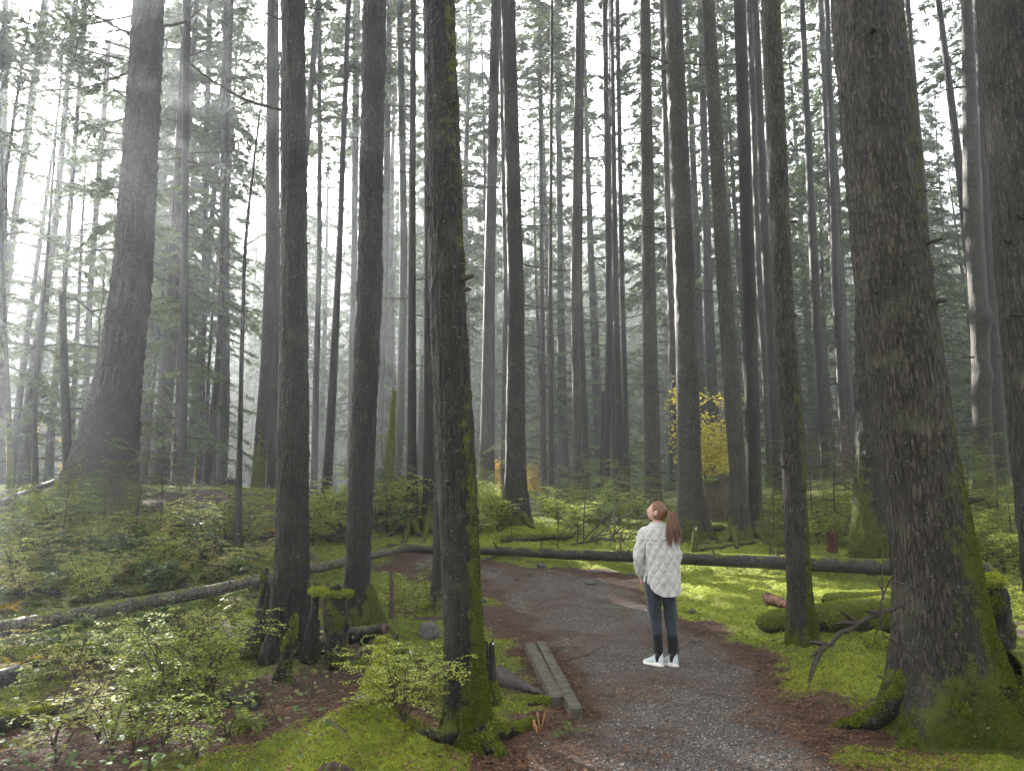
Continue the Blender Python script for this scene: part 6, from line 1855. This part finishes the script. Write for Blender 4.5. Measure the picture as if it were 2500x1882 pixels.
# trousers
tm = MB()
for s, rows in ((-1, [(.97, -.080, .10, .120), (.80, -.098, .090, .108), (.70, -.100, .083, .098), (.58, -.090, .070, .086), (.42, -.078, .060, .070), (.31, -.070, .053, .064), (.22, -.067, .051, .062), (.135, -.064, .051, .062)]),
                (1, [(.97, .045, .10, .120), (.80, .058, .088, .108), (.70, .060, .080, .098), (.58, .072, .068, .086), (.42, .080, .062, .072), (.31, .087, .057, .066), (.22, .090, .056, .064), (.135, .092, .058, .066)])):
    rows = np.array(rows)[::-1]
    n, sg = 120, 48
    z = np.linspace(.97, .132, n)
    c = np.interp(z, rows[:, 0], rows[:, 1]); a_ = np.interp(z, rows[:, 0], rows[:, 2]); b_ = np.interp(z, rows[:, 0], rows[:, 3])
    cyy = .015 + np.interp(z, [.1, .46, .9], [-.004 if s < 0 else -.014, .012, .0])
    A = np.linspace(0, 2 * np.pi, sg, endpoint=False)
    wk = (fbm(np.stack([np.cos(A)[None] * 2 + 0 * z[:, None], np.sin(A)[None] * 2 + 0 * z[:, None], z[:, None] * 11 + s * 5 + 0 * A[None]], -1), 4, .6) - .5) * .026
    wk = wk * np.where((z > .30)[:, None], 1, .45)
    st_ = -.004 * np.exp(-((z - .305) / .006) ** 2)[:, None]
    X = c[:, None] + (a_[:, None] + wk + st_) * np.cos(A)[None]; Yv = cyy[:, None] + (b_[:, None] + wk + st_) * np.sin(A)[None]
    V = np.stack([X, Yv, np.repeat(z[:, None], sg, 1)], -1)
    V[-1, :, 2] += .008 * np.sin(A)
    Vi = np.stack([c[:, None] + (a_[:, None] * .9) * np.cos(A)[None], cyy[:, None] + (b_[:, None] * .9) * np.sin(A)[None], np.repeat(z[:, None], sg, 1)], -1)
    i = np.arange(n - 1)[:, None] * sg; j = np.arange(sg)[None, :]; k = (j + 1) % sg
    g1 = np.stack([i + j, i + sg + j, i + sg + k, i + k], -1)
    ncut = int(np.argmin(np.abs(z - .305)))
    tm.add(V.reshape(-1, 3), g1[:ncut].reshape(-1, 4), 0)
    tm.add(V.reshape(-1, 3), g1[ncut:].reshape(-1, 4), 1)
    e = (n - 1) * sg; jl = np.arange(sg); kl = (jl + 1) % sg
    tm.add(np.vstack([V[-1], Vi[-1], Vi[-12]]), np.vstack([np.stack([jl, sg + jl, sg + kl, kl], -1), np.stack([sg + jl, 2 * sg + jl, 2 * sg + kl, sg + kl], -1)]), 1)
tm.build('trousers', [M['trousers'], M['cuff']], person)

# hair: cap, tie and ponytail
hm_ = MB()
def cap_fn(d):
    face = sstep(.34, .60, d[..., 0] - .45 * np.clip(d[..., 2], -1, .9) + .15 * (d[..., 2] < -.2) * 0)
    ear = g_(d, (.05, 1, -.12), .30) + g_(d, (.05, -1, -.12), .30)
    low = sstep(-.62, -.86, d[..., 2])
    st = (vnoise(np.stack([d[..., 0] * 4, d[..., 1] * 40, d[..., 2] * 40], -1)) - .5) * .012
    return 1.095 + st - .26 * face - .14 * np.clip(ear, 0, 1) - .2 * low
ellipsoid(hm_, hc - fd * .004, HAX, (.092, .074, .106), 96, 64, cap_fn)
ho = hm_.build('hair', M['hair'], person)
tie = hc - fd * .098 + hu * .030
pt_ = MB()
a = np.linspace(0, 2 * np.pi, 20)
bdir = norm(-fd * .9 + hu * .1); s1 = norm(np.cross(bdir, [0, 0, 1.0])); s2 = np.cross(s1, bdir)
tube(pt_, np.array([tie + s1 * math.cos(q_) * .019 + s2 * math.sin(q_) * .019 for q_ in a]), .007, 8)
pt_.build('hair_tie', M['cuff'], person)
pm_ = MB(); r_ = np.random.default_rng(5)
K = np.array([tie - bdir * .02, tie + bdir * .018 + hu * .008, [.098, -.075, 1.575], [.108, -.098, 1.50], [.112, -.112, 1.40], [.110, -.120, 1.30], [.112, -.122, 1.205]])
KW = np.array([.014, .021, .038, .052, .064, .066, .052])
for k in range(210):
    ra = r_.uniform(0, 2 * np.pi); rd = r_.random() ** .5 * (1 if k % 9 else 1.35)
    ln = r_.uniform(.72, 1.0)
    tt = np.linspace(0, 1, 22) * ln
    t = np.linspace(0, 1, 7)
    C = np.stack([np.interp(tt, t, K[:, c]) for c in range(3)], -1); w = np.interp(tt, t, KW)
    split = (1 if math.cos(ra) > 0 else -1) * .020 * sstep(.6, 1.0, tt)
    wave = .010 * np.sin(tt * 9 + ra * 2) * sstep(.2, .9, tt)
    Q = C + np.stack([math.cos(ra) * rd * w + split + wave, math.sin(ra) * rd * w * .55, 0 * w], -1)
    for _ in range(2): Q[1:-1] = (Q[:-2] + 2 * Q[1:-1] + Q[2:]) / 4
    tube(pm_, Q, np.interp(tt / ln, [0, .1, .7, 1], [.004, .0048, .0045, .0008]), 5)
pm_.build('ponytail', M['hair'], person)

# shoes
for s in (-1, 1):
    H0_ = AN[s] - FDv * .058; H0_[2] = 0
    sd_ = np.array([FDv[1], -FDv[0], 0])
    n, sg = 46, 26
    t = np.linspace(0, 1, n); Ln = .268
    hw = np.interp(t, [0, .06, .2, .45, .7, .88, .97, 1], [.014, .029, .034, .036, .046, .040, .022, .006])
    top = np.interp(t, [0, .05, .12, .22, .34, .42, .55, .75, .92, 1], [.085, .122, .104, .080, .096, .112, .086, .062, .050, .034])
    A = np.linspace(0, 2 * np.pi, sg, endpoint=False)
    up = MB(); so = MB()
    V = []; VS = []
    for q_ in range(n):
        c = H0_ + FDv * (Ln * t[q_])
        ca, sa = np.cos(A), np.sin(A)
        zz = .026 + (top[q_] - .026) * np.where(sa > 0, np.abs(sa) ** .75, 0)
        V.append(c + sd_ * (hw[q_] * np.sign(ca) * np.abs(ca) ** .8)[:, None] + np.array([0, 0, 1.0]) * zz[:, None])
        hb = .038 if t[q_] < .35 else .030
        zz = np.where(sa > 0, hb, .0) + .012 * max(0, (t[q_] - .75)) * 2
        VS.append(c + sd_ * ((hw[q_] + .005) * np.sign(ca) * np.abs(ca) ** .35)[:, None] + np.array([0, 0, 1.0]) * (np.clip(sa * 3, -1, 1) * .5 * hb + .5 * hb + .010 * max(0, t[q_] - .75) * 2)[:, None])
    for mb_, Vv in ((up, np.array(V)), (so, np.array(VS))):
        Vv = Vv.reshape(-1, 3)
        i = np.arange(n - 1)[:, None] * sg; j = np.arange(sg)[None, :]; k = (j + 1) % sg
        mb_.add(Vv, np.stack([i + j, i + k, i + sg + k, i + sg + j], -1).reshape(-1, 4))
        mb_.add(Vv[:sg], np.arange(sg)[None, ::-1]); mb_.add(Vv[-sg:], np.arange(sg)[None, :])
    tb = H0_ + FDv * .012
    closed_tube(up, [tb + [0, 0, .09], tb + FDv * -.004 + [0, 0, .118], tb - FDv * .008 + [0, 0, .134]], [.010, .008, .004], 8)
    sh = up.build('shoe', M['knit'], person)
    so.build('sole', M['sole'], sh)
    sk = MB(); closed_tube(sk, [AN[s] + [0, 0, -.03], AN[s] + [0, 0, .012]], [.037, .0365], 16)
    sk.build('sock', M['cuff'], person)

# ------------------------------------------------------------------ air, sky and sun
SUN = norm(ray(128, 190))
elev = math.asin(SUN[2]); azim = math.atan2(SUN[0], SUN[1])
L = bpy.data.lights.new('sun', 'SUN'); so_ = bpy.data.objects.new('sun', L); COL.objects.link(so_)
L.energy = 5.0; L.angle = R(.5); L.color = (1.0, .955, .88)
so_.rotation_euler = Vector(SUN).to_track_quat('Z', 'Y').to_euler()
so_.location = (-20, 30, 60)
world = bpy.data.worlds.new("World"); scene.world = world
world.use_nodes = True
wn = world.node_tree
bg = wn.nodes['Background']
sky = wn.nodes.new('ShaderNodeTexSky'); sky.sky_type = 'NISHITA'
sky.sun_disc = False
sky.sun_elevation = elev; sky.sun_rotation = azim
sky.air_density = 1.0; sky.dust_density = 1.5; sky.ozone_density = 1.0
hs = wn.nodes.new('ShaderNodeHueSaturation'); hs.inputs['Saturation'].default_value = .30     # a veiled, milky morning sky
wn.links.new(sky.outputs[0], hs.inputs['Color'])
gm = wn.nodes.new('ShaderNodeGamma'); gm.inputs['Gamma'].default_value = .4     # thin cloud evens out the sky
wn.links.new(hs.outputs[0], gm.inputs['Color'])
wn.links.new(gm.outputs[0], bg.inputs['Color'])
bg.inputs['Strength'].default_value = .15

hz = MB()
x0, x1, y0, y1, z0, z1 = -505, 505, -45, 455, -3, 94
c = np.array([(x, y, z) for z in (z0, z1) for y in (y0, y1) for x in (x0, x1)], float)
hz.add(c, np.array([(0, 2, 3, 1), (4, 5, 7, 6), (0, 1, 5, 4), (2, 6, 7, 3), (0, 4, 6, 2), (1, 3, 7, 5)]))
n = NT('haze')
pv_ = n.node('ShaderNodeVolumePrincipled')
pv_.inputs['Color'].default_value = (.88, .94, 1.0, 1)
pv_.inputs['Density'].default_value = .0023
pv_.inputs['Anisotropy'].default_value = .65
n.link(pv_.outputs[0], n.out.inputs['Volume'])
tag(hz.build('haze', n.m, smooth=False), "pale morning mist filling the forest", "mist", kind='stuff')

scene.view_settings.view_transform = 'Standard'
scene.view_settings.look = 'None'
scene.view_settings.exposure = 3.0
scene.view_settings.gamma = 1.0
scene.view_settings.use_curve_mapping = False
cy_ = scene.cycles
cy_.max_bounces = 7; cy_.diffuse_bounces = 3; cy_.glossy_bounces = 2; cy_.transmission_bounces = 4; cy_.transparent_max_bounces = 8; cy_.volume_bounces = 1
cy_.use_denoising = True
cy_.sample_clamp_indirect = 6.0
